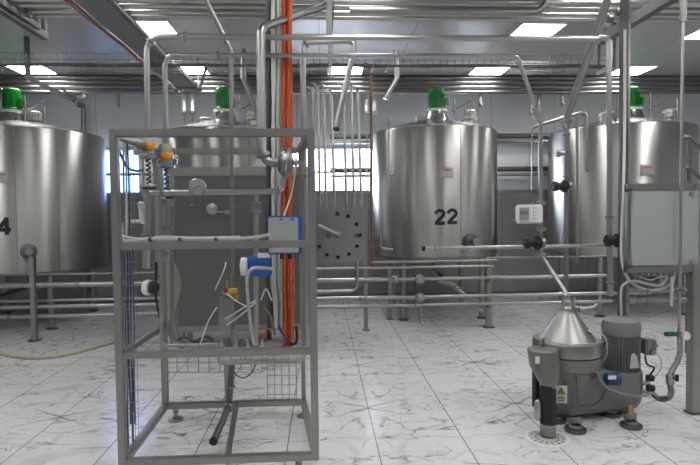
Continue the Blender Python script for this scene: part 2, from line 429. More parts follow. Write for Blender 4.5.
def tank(label, cx, cy, r, zb, zt, number='', num_px=None, plate_px=None, disc_px=None, handle=True, seam=(), mo=(0, 0), side_pipe=True):
    t = thing('process_tank', label, 'tank', (cx, cy, 0), 'stainless process tanks')
    O = V((cx, cy, 0))
    def thx(px, front=True):             # shell angle seen at pixel column px
        best = None
        for k in range(-150, 151):
            th = k * .01; x = cx + r * math.sin(th); y = cy - r * math.cos(th)
            u = proj((x, y, 1.8))[0]
            if best is None or abs(u - px) < best[0]: best = (abs(u - px), th)
        return best[1]
    part('shell', MB().lathe(O, [(r - .02, zb), (r, zb + .01), (r, zt - .02), (r - .008, zt - .004), (r - .02, zt)], seg=96), 'tank', t)
    part('bottom_cone', MB().lathe(O, [(.08, zb - .14), (r - .03, zb - .01), (r - .03, zb)], seg=64), 'pipe2', t)
    lid = part('lid', MB().lathe(O, [(r - .03, zt - .01), (r - .03, zt + .015), (r * .75, zt + .08), (.30, zt + .19), (.12, zt + .2)], seg=64), 'lid', t)
    mx, my = cx + mo[0], cy + mo[1]; zl = zt + .12
    part('neck', MB().lathe((mx, my, 0), [(.24, zl - .02), (.23, zl + .03), (.215, zl + .05), (.15, zl + .20), (.15, zl + .22)], seg=32), 'lid', t)
    for k in range(4):
        a = PI / 4 + k * PI / 2; mb = MB()
        mb.bar((mx + .2 * math.cos(a), my + .2 * math.sin(a), zl + .03), (mx + .145 * math.cos(a), my + .145 * math.sin(a), zl + .2), .012, .05)
        part('gusset', mb, 'pipe', t)
    part('collar', MB().lathe((mx, my, 0), [(.13, zl + .215), (.155, zl + .22), (.155, zl + .255), (.13, zl + .26)], seg=32), 'white', t, 'white ring under the motor')
    mb = MB(); z0 = zl + .26; mb.lathe((mx, my, 0), [(.118, z0), (.128, z0 + .02), (.115, z0 + .04), (.11, z0 + .22), (.118, z0 + .235), (.118, z0 + .30), (.105, z0 + .315), (.02, z0 + .32)], seg=28)
    for k in range(20):
        a = 2 * PI * k / 20; mb.bar((mx + .117 * math.cos(a), my + .117 * math.sin(a), z0 + .04), (mx + .117 * math.cos(a), my + .117 * math.sin(a), z0 + .23), .006, .02)
    mot = part('motor', mb, 'green', t, 'green painted agitator motor')
    part('terminal_box', MB().box((mx + .145, my - .02, z0 + .10), (.06, .1, .12)), 'green', mot, bevel=.008)
    part('lifting_eye', MB().tube([(mx - .13, my, z0 + .28), (mx - .15, my, z0 + .33), (mx - .17, my, z0 + .34)], .008, 8), 'pipe2', mot)
    if handle:
        part('lid_handle', MB().tube(fillet([(mx - .33, my - .1, zl - .03), (mx - .33, my - .1, zl + .12), (mx - .17, my - .05, zl + .12), (mx - .16, my - .05, zl + .06)], .03), .022, 10), 'pipe', t)
    # basket strainer beside the motor
    sx, sy = mx + .46, my - .25
    st = part('strainer', MB().lathe((sx, sy, 0), [(.045, zl - .06), (.045, zl + .06), (.09, zl + .07), (.09, zl + .13), (.105, zl + .135), (.105, zl + .155), (.085, zl + .16), (.085, zl + .185), (.06, zl + .2), (.01, zl + .2)], seg=20), 'plate', t)
    for k in range(6):
        mb = MB(); a = 2 * PI * k / 6 + .3; mb.cyl((sx + .102 * math.cos(a), sy + .102 * math.sin(a), zl + .09), (sx + .102 * math.cos(a), sy + .102 * math.sin(a), zl + .2), .008, 6)
        part('clamp_bolt', mb, 'pipe', st)
    # spray line
    vx, vy = mx + .24, my - .12
    mb = MB().cyl((vx, vy, zl - .04), (vx, vy, zl + .46), .016, 10)
    mb.lathe((vx, vy, 0), [(.02, zl + .20), (.036, zl + .205), (.036, zl + .225), (.02, zl + .23)], seg=12).lathe((vx, vy, 0), [(.02, zl + .33), (.036, zl + .335), (.036, zl + .355), (.02, zl + .36)], seg=12)
    mb.tube([(vx, vy, zl + .25), (vx + .08, vy, zl + .27), (vx + .26, vy, zl + .37)], .01, 8)
    part('spray_pipe', mb, 'pipe2', t)
    part('sensor_rod', MB().cyl((sx + .12, sy, zl - .08), (sx + .12, sy, zl + .36), .006, 6), 'pipe', t)
    part('level_probe', MB().lathe((vx + .1, vy - .1, zl - .06), [(.02, 0), (.02, .06), (.035, .07), (.035, .1), (.015, .12)], seg=12), 'pipe2', t)
    # legs
    for k in range(4):
        a = PI / 4 + k * PI / 2 ; lx_, ly_ = cx + r * .86 * math.cos(a), cy + r * .86 * math.sin(a)
        lg = part('leg', MB().cyl((lx_, ly_, .03), (lx_, ly_, zb + .03), .042, 14), 'frame', t)
        part('foot', MB().lathe((lx_, ly_, 0), [(.075, 0), (.075, .015), (.03, .03), (.03, .06)], seg=16), 'dark_steel', lg)
    part('bottom_ring', MB().lathe((cx, cy, zb - .02), [(r - .09, 0), (r - .02, .0), (r - .02, .03), (r - .09, .03)], seg=64), 'frame', t)
    part('outlet_pipe', MB().tube(fillet([(cx, cy, zb - .1), (cx, cy, zb - .3), (cx + .05, cy - r + .05, zb - .34)], .08), .03, 12), 'pipe2', t)
    for px in seam:
        th = thx(px); x, y = cx + (r + .0) * math.sin(th), cy - (r + .0) * math.cos(th)
        part('weld_seam', MB().cyl((x, y, zb + .02), (x, y, zt - .02), .005, 6), 'pipe2', t)
    if plate_px:
        th = thx(plate_px[0]); n_ = V((math.sin(th), -math.cos(th), 0)); R = Matrix((V((math.cos(th), math.sin(th), 0)), n_ * -1, V((0, 0, 1)))).transposed()
        z = P(plate_px[0], plate_px[1], cy - r * math.cos(th)).z
        pl = part('name_plate', MB().box(V((cx, cy, z)) + n_ * (r + .005), (.19, .006, .14), R), 'plate', t, bevel=.002)
        mb = MB()
        for a_, b_, c_, d_ in ((0, .062, .17, .004), (0, -.062, .17, .004)): mb.box(V((cx, cy, z + b_)) + n_ * (r + .009), (c_, .003, d_), R)
        tv = R @ V((1, 0, 0))
        for s in (-1, 1): mb.box(V((cx, cy, z)) + n_ * (r + .009) + tv * s * .085, (.004, .003, .124), R)
        part('plate_border', mb, 'dark_steel', pl)
        mb = MB()
        for q in range(5): mb.box(V((cx, cy, z + .035)) + n_ * (r + .009) + tv * (-.05 + q * .025), (.016, .002, .022), R)
        part('plate_lettering', mb, 'redcap', pl, 'row of dark red characters')
    for ch, px, py, h in number:
        th = thx(px); z = P(px, py, cy - r * math.cos(th)).z
        part('number', digit_mb(ch, cx, cy, r, th, z, h), 'digit', t, 'black vinyl numeral ' + ch)
    if disc_px:
        th = thx(disc_px[0]); n_ = V((math.sin(th), -math.cos(th), 0)); z = P(disc_px[0], disc_px[1], cy - r).z
        b = V((cx, cy, z)) + n_ * (r - .02); d = part('sample_port', MB().lathe(b, [(.055, 0), (.055, .05), (.10, .055), (.10, .075), (.09, .08), (.03, .085)], n_, 24), 'dark_steel', t)
        part('sample_valve', MB().lathe(b + n_ * .09, [(.02, 0), (.03, .03), (.03, .07), (.045, .075), (.045, .095)], n_, 16).tube(fillet([b + n_ * .14, b + n_ * .14 + V((.02, 0, -.1)), b + n_ * .14 + V((-.05, 0, -.13))], .03), .009, 8), 'pipe', d)
    return t

c22 = P(434, 212, 8.3).x
tank('stainless steel tank marked 22 with a green motor on top', c22, 8.3, .945, .92, P(440, 124.5, 7.36).z,
     number=(('2', 434.4, 224.5, .208), ('2', 447, 224, .208)), plate_px=(446, 172.5), disc_px=(469, 241), seam=(418, 461), mo=(P(437, 212, 8.3).x - c22, 0))
cl = P(24, 212, 8.3).x
tank('large stainless steel tank marked 4 at the far left', cl, 8.3, 1.13, .80, P(24, 124.5, 7.2).z,
     number=(('4', -3.5, 235, .225),), plate_px=(1, 177), disc_px=(27, 252), seam=(16, 58), mo=(P(16, 212, 8.3).x - cl, 0))
cm = P(226, 212, 8.3).x
tank('stainless tank standing behind the tall pipe frame, green motor above', cm, 8.3, .90, .92, P(226, 126, 7.4).z, seam=(205, 250), handle=True)
cr = P(619, 212, 8.3).x
tank('stainless tank at the right behind the grey control panel', cr, 8.3, 1.05, .90, P(620, 121.5, 7.25).z,
     plate_px=(648, 170), disc_px=(655, 240), seam=(580, 660), mo=(P(630, 212, 8.3).x - cr, 0))

# gooseneck vent beside left tank
pp = [W(85, 9.46, .02), P(83.5, 105, 9.46), P(79, 105, 9.3)]
solo('vent_pipe', MB().tube(fillet(pp, .08), .042, 14), 'pipe2', 'short grey gooseneck pipe at the right shoulder of the far left tank', 'pipe')

# ------------------------------------------------------------------ rails of pipe along the floor
def hrun(x0, x1, py, pxref, Y, Y2=None):
    z = P(pxref, py, Y).z
    return [W(x0, Y, z), W(x1, Y2 or Y, z)]
YR = 6.95
pipe('uppermost of the thin floor level pipes passing below the far left tank', hrun(-60, 168, 274.5, 50, YR + .14), .017, 'pipe2')
pipe('thick bright horizontal pipe passing below the far left tank', hrun(-60, 168, 285, 50, YR), .033, 'pipe', clamps=(.2, .6))
pipe('thin horizontal pipe third down below the far left tank', hrun(-60, 168, 300.5, 50, YR + .1), .020, 'pipe')
pipe('horizontal pipe fourth down below the far left tank', hrun(-60, 168, 306.5, 50, YR), .026, 'pipe')
pipe('lowest horizontal pipe nearest the floor below the far left tank', hrun(-60, 168, 316, 50, YR), .026, 'pipe', clamps=(.3,))
YQ = 7.1
pipe('topmost of the three long pipes crossing below tank 22', hrun(285, 612, 278.5, 440, YQ), .026, 'pipe', clamps=(.31, .33))
pipe('middle one of the three long pipes crossing below tank 22', hrun(285, 650, 296.5, 440, YQ), .026, 'pipe', clamps=(.2,))
pipe('lowest of the three long pipes crossing below tank 22', hrun(285, 612, 304.5, 440, YQ), .022, 'pipe')
a = P(372, 262.5, 7.0); b_ = P(497, 258, 7.0)
pipe('thin pipe hugging the bottom edge of tank 22', [a, V((b_.x, 7.0, a.z))], .018, 'pipe2')
pipe('second thin pipe just under the bottom edge of tank 22', [W(300, 7.06, P(372, 268, 7.06).z), W(494, 7.06, P(372, 268, 7.06).z)], .017, 'pipe')
pipe('very thin pipe running right from tank 22 at shell bottom height', hrun(486, 612, 257.5, 520, 7.25), .013, 'pipe2')
pipe('pipe bending up under the round porthole manifold plate', [W(285, 7.0, P(330, 291.5, 7.0).z), W(357, 7.0, P(330, 291.5, 7.0).z), P(357, 262, 7.0)], .022, 'pipe', bend=.1)
def stand(label, px, ytop, ybot, wd=.045, Y=None, cross=None):
    g = G(px, ybot); Y = g.y; zt = P(px, ytop, Y).z
    t = thing('pipe_stand', label, 'stand', (g.x, Y, 0), 'pipe rack stands')
    part('post', MB().box((g.x, Y, zt / 2), (wd, wd, zt)), 'frame', t, bevel=.003)
    part('foot', MB().box((g.x, Y, .006), (wd * 1.9, wd * 1.9, .012)), 'dark_steel', t)
    if cross:
        for zb_ in (.28, .62): part('bracket', MB().box((g.x, Y + cross / 2, zb_), (wd * .6, abs(cross), .03)), 'frame', t)
    return t
stand('square post in front of the far left tank carrying the low pipes', 35, 257, 341, .06, cross=.2)
stand('slim post between the porthole manifold and tank 22', 366, 262, 330, .05, cross=-.12)
stand('square post below the right side of tank 22', 488.5, 258, 327, .07, cross=-.1)
stand('post behind the centre of tank 22 under the low pipes', 390, 268, 319, .05)

def union_valve(label, p, r=.05, ax=(1, 0, 0), hand=True):
    t = thing('pipe_valve', label, 'valve', V(p) - V((0, 0, r * 2)), 'small valves on the low pipes'); p = V(p)
    part('body', MB().lathe(p + V((0, -r * .6, 0)), [(r * .7, 0), (r, r * .15), (r, r * .7), (r * .7, r * .9)], (0, 1, 0), 20), 'pipe2', t)
    part('nut', MB().lathe(p + V((0, -r * .9, 0)), [(r * .35, 0), (r * .5, r * .1), (r * .5, r * .4)], (0, 1, 0), 8), 'pipe', t)
    if hand: part('handle', MB().bar(p + V((-r, -r * .7, 0)), p + V((-r * 1.1, -r * .7, -r * 2)), .012, .006), 'dark_steel', t)
    return t
zt_ = P(440, 278.5, YQ).z; zm_ = P(440, 296.5, YQ).z
union_valve('round valve on the topmost low pipe below tank 22', V((P(419.5, 279, YQ).x, YQ - .03, zt_)), .062)
union_valve('round valve on the middle low pipe below tank 22', V((P(419.5, 297, YQ).x, YQ - .03, zm_)), .062)
union_valve('small clamp valve left of the round valve below tank 22', V((P(395, 279, YQ).x, YQ - .03, zt_)), .05, hand=False)
pipe('short drain stub dropping to the floor from the round valves below tank 22', [V((P(420.5, 297, YQ).x, YQ, zm_ - .05)), V((P(420.5, 297, YQ).x, YQ, .11)), V((P(423, 297, YQ).x, YQ - .05, .06))], .02, 'pipe2', bend=.03)
pipe('slanting outlet pipe running down to the right under tank 22', [P(432, 270, 7.6), P(440, 281, 7.4), P(452, 284, 7.3), P(482, 311, 7.15)], .032, 'pipe', bend=.08, clamps=(.5, .55))
# copper line
pipe('thin aged copper pipe running down the left side of tank 22 from the ceiling', [P(364, 64, 7.25), P(371, 66, 7.25), P(371.5, 130, 7.25), P(371, 190, 7.25), P(373, 262, 7.2), P(373, 266, 7.2)], .02, 'copper', bend=.08)
cable('loose pinkish copper coil wrapped at the lower left corner of tank 22', [P(369, 240, 7.1), P(374, 252, 7.1), P(368, 262, 7.1), P(374, 266, 7.1), P(370, 258, 7.1)], .008, 'copper', 'copper_coil', 'tubing')
pipe('bright thin gauge tube hooked over the left side of tank 22', [P(381, 230, 7.28), P(380, 248, 7.28), P(393, 249.5, 7.2)], .014, 'pipe', bend=.06)
pipe('thin sight tube running down the upper left of tank 22', [P(389, 118, 7.35), P(388, 176, 7.3), P(395, 175, 7.25), P(396, 128, 7.3)], .012, 'pipe2', bend=.04)

# porthole manifold plate
YM = 7.05
t = thing('manifold_plate', 'steel swing bend plate with round black ports and a lever', 'manifold', P(342, 263, YM))
c0 = [P(317, 208, YM), P(366, 206.5, YM), P(367, 262, YM), P(318, 263.5, YM)]
part('plate', MB().prism(c0, (0, .05, 0)), 'pipe2', t, bevel=.004)
for px, py in ((337.5, 213.5), (348, 216), (356.5, 224), (360, 235), (357, 246), (349, 254), (338, 257), (327, 254.5), (319.5, 246.5)):
    p = P(px, py, YM - .004); pt_ = part('port', MB().lathe(p + V((0, .004, 0)), [(.034, 0), (.034, -.012), (.026, -.02), (.026, -.004)], (0, 1, 0), 18, cap=True), 'pipe2', t)
    part('port_opening', MB().cyl(p + V((0, -.018, 0)), p + V((0, -.012, 0)), .024, 18), 'black', pt_)
for px in (327, 329.5, 355, 357.5): part('port_mark', MB().box(P(px, 235.5, YM - .003), (.016, .008, .05)), 'black', t)
h0 = P(337, 234, YM - .05)
lv = part('hub', MB().lathe(P(338, 234, YM), [(.05, 0), (.05, -.03), (.03, -.06), (.0, -.07)], (0, 1, 0), 18), 'pipe', t)
part('lever', MB().cyl(h0, P(318, 225, YM - .18), .026, 14, .02), 'pipe', t)
for i, (px, py, lab) in enumerate(((313, 88, 'leftmost'), (317.5, 84, 'second'), (323.5, 85, 'third'), (331, 90, 'fourth'), (343, 84, 'fifth'), (351, 83, 'sixth'), (357.5, 88, 'rightmost'))):
    px2 = (314, 318.5, 324.5, 333, 345, 352.5, 360)[i]
    p0 = P(px, py, 7.35); bot = W(px2 + 1.5, 7.14, P(342, 206, 7.14).z - .02) if px2 > 315 else P(px2, 262, 7.2)
    pts = [P(px - 5, py - 1, 7.3), P(px - .5, py, 7.2), P(px + .5, py + 12, 7.2), bot]
    pipe('%s of the seven upright pipes rising above the porthole plate' % lab, pts, .019, 'pipe', bend=.1, clamps=(.9,), group='upright pipes above the porthole plate')

# wall pipes
for k, (py, dk, lab) in enumerate(((136, 'dark_steel', 'upper'), (169, 'dark_steel', 'lower'))):
    pipe('%s dark pipe fixed along the back wall between tank 22 and the right tank' % lab, hrun(330, 600, py, 520, 9.42), .045, dk, flanges=False)
    pipe('%s bright pipe fixed along the back wall just below the dark one' % lab, hrun(330, 600, py + 5.5, 520, 9.42), .028, 'pipe', flanges=False)
pipe('horizontal bright pipe crossing the left blue window', hrun(90, 300, 174.5, 120, 9.4), .022, 'pipe')
# wall brackets
for px, lab in ((136, 'left'),):
    pass
for i, (px, Y, py0, py1, lab) in enumerate(((184, 8.9, 92, 112, 'left of the motor behind the frame'), (192.5, 8.9, 92, 112, 'nearest the motor behind the frame'), (366.5, 8.9, 92, 112, 'left of the copper pipe'), (374.5, 8.9, 92, 112, 'right of the copper pipe'), (532, 8.9, 96, 112, 'left of the slanting thin pipe end'), (539, 8.9, 90, 112, 'behind the slanting thin pipe end'))):
    p = P(px, py1, Y); z = P(px, py0, Y).z
    t = thing('vertical_sleeve', 'short bright pipe sleeve hanging below the ceiling pipes, %s' % lab, 'pipe', (p.x, Y, 1.9), 'short hanging pipe sleeves')
    part('sleeve', MB().cyl((p.x, Y, p.z), (p.x, Y, ZC - .3 if False else z), .03, 12), 'white' if i < 4 else 'pipe2', t)
    part('rod', MB().cyl((p.x, Y, 1.9), (p.x, Y, ZC), .012, 8), 'pipe2', t)
    part('clamp', MB().lathe((p.x, Y, p.z), [(.03, -.03), (.05, -.025), (.05, .01), (.03, .015)], seg=12), 'pipe2', t)

# ------------------------------------------------------------------ ceiling services
def hanger(label, px, Y, z):
    p = W(px, Y, z)
    return solo('pipe_hanger', MB().cyl((p.x, Y, z), (p.x, Y, ZC + .02), .008, 8).lathe((p.x, Y, z), [(.03, -.01), (.03, .01)], seg=10), 'dark_steel', label, 'hanger', 'thin ceiling hangers')
ZR = 3.40
ceil_runs = ((1.5, .030, 'first'), (7, .034, 'second'), (13, .030, 'third'), (17.6, .026, 'fourth'))
for py, r, lab in ceil_runs:
    q = G(350, py, ZR)
    x0 = {1.5: -60, 7: 6, 13: -60, 17.6: 20}[py]
    pipe('%s from the top of four bright pipes crossing above everything' % lab, [W(x0, q.y, ZR), W(760, q.y, ZR)], r, 'pipe', group='bright pipes at the top of the picture')
q = G(350, 17.6, ZR)
# trapeze supports for those pipes
for px, lab in ((38, 'left end'), (330, 'middle, beside the bent pipe'), (620, 'right end')):
    y0, y1 = G(350, 1.5, ZR).y - .1, q.y + .12; x = W(px, y1, ZR).x
    mb = MB().box((x, (y0 + y1) / 2, ZR - .065), (.05, y1 - y0, .05)).box((x, y0, (ZR + ZC) / 2 - .04), (.035, .035, ZC - ZR + .08)).box((x, y1, (ZR + ZC) / 2 - .04), (.035, .035, ZC - ZR + .08))
    solo('pipe_trapeze', mb, 'beamp', 'steel trapeze support under the top pipes, %s' % lab, 'bracket', 'trapeze supports under the top pipes')
# pipe with upturned end near top right
z_ = P(500, 12, 4.7).z
pipe('pipe that turns up into the ceiling above the nearest ceiling light', [W(350, 4.7, z_), W(545, 4.7, z_), W(549, 4.7, ZC - .01)], .028, 'pipe2', bend=.14)
# lines at y37 and y56
zA = P(300, 37.5, 3.8).z; zB = P(300, 55.5, 3.9).z
pipe('long pipe curving over the left end and dropping to the left amber valve', [W(148, 3.8, P(148, 139, 3.8).z), W(146.5, 3.8, zA), W(598, 3.8, zA)], .0205, 'pipe', bend=.11, clamps=(.175, .24), name='overhead_pipe')
pipe('long pipe curving over below it and dropping to the right amber valve', [W(166.5, 3.9, P(166, 141, 3.9).z), W(164.5, 3.9, zB), W(517, 3.9, zB), P(541, 122, 4.45), P(541, 255, 4.45), P(566, 293, 4.1), P(566, 300, 4.0)], .0165, 'pipe', bend=.09, clamps=(.17, .23, .66), name='overhead_pipe')
# wire cable tray
def wiremesh(mb, o, u, v, nu, nv, r):
    o, u, v = V(o), V(u), V(v)
    for i in range(nu + 1): mb.cyl(o + u * (i / nu), o + u * (i / nu) + v, r, 5)
    for j in range(nv + 1): mb.cyl(o + v * (j / nv), o + v * (j / nv) + u, r, 5)
    return mb
YT = 6.1; z0, z1 = P(200, 65.5, YT).z, P(200, 53.5, YT).z; xa, xb = P(-30, 60, YT).x, P(607, 60, YT).x
t = thing('wire_cable_tray', 'long wire mesh cable tray crossing the room under the ceiling', 'cable tray', ((xa + xb) / 2, YT, z0))
mb = MB(); wiremesh(mb, (xa, YT, z0), (xb - xa, 0, 0), (0, 0, z1 - z0), 84, 2, .003)
part('front_mesh', mb, 'dark_steel', t)
mb = MB(); wiremesh(mb, (xa, YT, z0), (xb - xa, 0, 0), (0, .3, 0), 42, 3, .0025); wiremesh(mb, (xa, YT + .3, z0), (xb - xa, 0, 0), (0, 0, z1 - z0), 42, 1, .0025)
part('bottom_mesh', mb, 'pipe2', t)
for px in (330, 606):
    x = P(px, 60, YT + .15).x
    part('hanger', MB().box((x, YT - .02, (z0 + ZC) / 2), (.035, .02, ZC - z0)).box((x, YT + .32, (z0 + ZC) / 2), (.035, .02, ZC - z0)).box((x, YT + .15, z0 - .012), (.035, .36, .02)), 'dark_steel', t)
for k in range(2):
    pts = [V((xa + (xb - xa) * i / 24, YT + .05 + .06 * k + random.uniform(-.015, .015), z0 + .018 + random.uniform(0, .012))) for i in range(25)]
    cable('dark cable lying in the long wire mesh tray', pts, .012, 'cable_d' if k % 2 else 'dark_steel', 'tray_cable', 'cable', 'dark cables in the wire tray', 3)
# solid pale duct below the tray
YD = 6.75; zd = P(300, 71, YD).z
# rear pipe pack against the wall top
for k, (py, r, lab) in enumerate(((77.5, .034, 'top'), (82.2, .032, 'second'), (87, .034, 'third'), (91.8, .032, 'bottom'))):
    Yk = 8.75
    pipe('%s pipe of the four running close before the back wall top' % lab, hrun(-60, 715, py, 350, Yk), r, 'dpipe', group='pack of four pipes before the back wall')
for px, lab in ((118, 'left of the amber valves'), (287, 'behind the orange conduits'), (480, 'right of tank 22 motor'), (562, 'by the slanting big pipe')):
    x = P(px, 80, 8.85).x
    solo('pipe_rack_hanger', MB().box((x, 8.83, (3.25 + ZC) / 2), (.04, .04, ZC - 3.25)).box((x, 8.8, 3.3), (.04, .1, .04)), 'frame', 'vertical rack hanger of the rear pipe pack, %s' % lab, 'hanger', 'rear rack hangers')

# solid cable tray running into depth, left
zt2 = 3.32
xl_, xr_ = G(94, 17, zt2).x, G(121, 15.5, zt2).x
y0, y1 = 3.2, G(181, 92, zt2).y
t = thing('solid_cable_tray', 'dark solid cable tray running away under the ceiling at the left', 'cable tray', ((xl_ + xr_) / 2, (y0 + y1) / 2, zt2))
part('tray', MB().box(((xl_ + xr_) / 2, (y0 + y1) / 2, zt2), (xr_ - xl_, y1 - y0, .004)).box((xl_, (y0 + y1) / 2, zt2 + .04), (.005, y1 - y0, .085)).box((xr_, (y0 + y1) / 2, zt2 + .04), (.005, y1 - y0, .085)), 'tray', t)
part('end_riser', MB().bar((xr_, y1 - .02, zt2), (xr_ + .12, y1 + .05, zt2 + .42), .03, .05), 'pipe2', t)
part('tray_lip', MB().cyl((xr_ + .03, y0, zt2 + .02), (xr_ + .03, y1, zt2 + .02), .014, 8), 'pipe', t, 'bright edge rail')
for y in (y0 + .5, y1 - .3):
    mb = MB(); mb.box((xl_ - .015, y, (zt2 + ZC) / 2), (.02, .03, ZC - zt2)).box((xr_ + .06, y, (zt2 + ZC) / 2), (.02, .03, ZC - zt2)).box(((xl_ + xr_) / 2 + .02, y, zt2 - .012), (xr_ - xl_ + .1, .03, .02))
    part('hanger', mb, 'frame', t)
for k in range(3):
    pts = [V((xl_ - .035 - .012 * k + random.uniform(-.008, .008), y0 + (y1 - y0) * i / 16, zt2 + .0 + .022 * (k % 2) + random.uniform(-.006, .006))) for i in range(17)]
    cable('brownish orange cable strapped along the edge of the dark solid tray', pts, .014, 'copper', 'edge_cable', 'cable', 'orange brown cables beside the solid tray', 4)
pipe('bright thin pipe running away beside the solid cable tray', [G(122, 0, 3.45) , G(124, 17, 3.45), G(178, 72, 3.45), P(183, 92, 7.9)], .018, 'pipe', bend=.05)
# left channel beams
def beam(label, a, b_, w, h, name='channel_beam', mat='frame', cat='beam'):
    return solo(name, MB().bar(a, b_, w, h), mat, label, cat, bevel=.003)
ze = P(43, 35, 5.45).z
e = P(43, 35, 5.45)
beam('dark steel beam coming in from the upper left corner below the ceiling', (e.x, 3.0, ze), (e.x, 5.5, ze), .06, .07, mat='beamp')
solo('beam_hanger', MB().box((e.x, 5.47, (ze + ZC) / 2), (.05, .05, ZC - ze)).box((e.x - .05, 5.4, (ze + ZC) / 2), (.03, .03, ZC - ze)), 'beamp', 'upright hanger at the end of the upper left beam', 'hanger')
e2 = P(28, 78, 6.9); e3 = P(74, 100, 6.9)
solo('angle_bracket', MB().bar((e2.x, 6.9, e2.z - .02), (e2.x, 6.9, ZC), .045).bar(e2, e3, .055), 'dark_steel', 'dark angled bracket hanging above the far left tank', 'bracket')
t = thing('sensor_cluster', 'small steel spray ball and fittings at the end of the angled bracket', 'fitting', P(80, 100, 6.9))
part('body', MB().lathe(P(81, 97, 6.9), [(.02, -.05), (.05, -.03), (.055, 0), (.05, .03), (.02, .05)], (1, 0, 0), 16), 'pipe', t)
part('tube', MB().tube(fillet([P(62, 88, 6.9), P(66, 92, 6.9), P(72, 95, 6.9), P(81, 97, 6.9)], .03), .016, 10), 'pipe2', t)
# right beam
e = P(603, 39, 5.3)
beam('heavy steel beam running away from the upper right corner below the ceiling', (e.x, 3.2, e.z), (e.x, 5.35, e.z), .075, .09, mat='beamp')
solo('beam_hanger', MB().box((e.x + .02, 5.3, (e.z + ZC) / 2), (.05, .05, ZC - e.z)), 'beamp', 'upright hanger at the far end of the upper right beam', 'hanger')
for i, (px, py) in enumerate(((610, 19), (619, 12), (628, 6), (640, 2))):
    p = P(px, py, 4.9)
    solo('pipe_clamp', MB().lathe(p, [(.02, -.03), (.035, -.02), (.035, .02), (.02, .03)], (1, 0, 0), 12).cyl(p, (p.x, p.y, ZC), .006, 6), 'dark_steel', 'small dark clamp on the top pipes near the heavy right beam', 'clamp', 'dark clamps on the top right pipes')
for i, (px, py) in enumerate(((16, 6), (28, 13.5), (103, 3), (107, 11))):
    p = P(px, py, 4.95)
    solo('pipe_clamp', MB().lathe(p, [(.02, -.03), (.035, -.02), (.035, .02), (.02, .03)], (1, 0, 0), 12).cyl(p, (p.x, p.y, ZC), .006, 6), 'dark_steel', 'small dark clamp on the top pipes near the upper left beam', 'clamp', 'dark clamps on the top left pipes')
# big slanting pipe top right -> vertical
pipe('big pipe slanting down from the top right and dropping straight to the floor pipes', [P(612, -14, 3.9), P(567, 118, 4.6), P(566.5, 128, 4.6)], .030, 'pipe2', bend=.1, clamps=(.95,), name='slanting_pipe')
pipe('slim upright pipe continuing straight down from the big slanting pipe', [P(566.5, 126, 4.6), P(566, 292, 4.6)], .019, 'pipe2', clamps=(.05, .3), name='upright_pipe')
pipe('upright pipe bending over at the end of the heavy right beam', [W(598, 4.5, P(604, 38, 4.5).z), W(609, 4.5, P(604, 38, 4.5).z), P(610, 296, 4.5)], .0225, 'pipe', bend=.08, clamps=(.7, .95), name='upright_pipe')
# cable duct
g = V((P(622, 300, 4.55).x, 4.55, 0))
t = thing('cable_duct_post', 'dark upright cable channel from ceiling to floor behind the big motor', 'post', g)
part('channel', MB().box((g.x - .004, 4.55, (ZC) / 2), (.05, .05, ZC)), 'dark_steel', t, bevel=.003)
part('trim_strip', MB().box((g.x + .034, 4.54, (ZC) / 2), (.02, .03, ZC)), 'pipe', t, 'bright steel edge strip')
part('foot', MB().box((g.x, 4.55, .006), (.12, .12, .012)), 'dark_steel', t)
# thin rod right
pr = P(680.5, 228, 3.82)
t = thing('drop_pipe', 'thin upright pipe hanging from the ceiling in front of the control panel', 'pipe', P(681, 330, 3.82))
part('tube', MB().tube([(pr.x, 3.82, ZC), (pr.x, 3.82, P(681, 333, 3.82).z)], .012, 10), 'pipe', t)
part('ceiling_sleeve', MB().cyl((pr.x, 3.82, P(676, 22, 3.82).z), (pr.x, 3.82, P(676, -20, 3.82).z), .022, 12), 'pipe2', t)
part('fitting', MB().lathe((pr.x, 3.82, P(680, 290, 3.82).z), [(.018, -.03), (.034, -.028), (.034, -.01), (.02, 0), (.034, .01), (.034, .028), (.018, .03)], seg=14), 'pipe2', t)
# thin slanting supports from photo
pipe('dark thin conduit slanting from the top edge to an upright pipe in the frame', [P(203, -6, 3.95), P(231, 51, 4.05), P(233, 345, 4.05)], .016, 'pipe2', bend=.05, name='thin_conduit', clamps=(.6, .8))
pipe('blueish bright tube slanting down beside the frame pipe above the middle tank', [P(243, 49, 7.0), P(243, 78, 7.0), P(257, 112, 7.0)], .035, 'pipe2', bend=.05)
pipe('short bright tube slanting down under the ceiling left of tank 22 motor', [P(396, 50, 6.2), P(397, 78, 6.2), P(385, 99, 6.2)], .028, 'pipe', bend=.04)
pipe('pipe bent twice, slanting down to a dark end above the bright window', [P(304, 178, 3.99), P(303, 43, 3.99), P(356, 41, 3.99), P(336.5, 128, 3.99)], .021, 'pipe', bend=.05, clamps=(.5,), name='bent_pipe')
solo('pipe_end_plug', MB().lathe(P(336.3, 129, 3.99), [(.024, -.012), (.024, .012)], P(336.5, 128, 3.99) - P(356, 41, 3.99), 14), 'black', 'black plug closing the slanting bent pipe above the window', 'plug')
solo('bracket_post', MB().box(((P(329, 20, 4.3).x, 4.3, (P(329, 38, 4.3).z + ZC) / 2)), (.045, .045, ZC - P(329, 38, 4.3).z)), 'dark_steel', 'short dark post dropping from the ceiling onto the bent pipe', 'post')

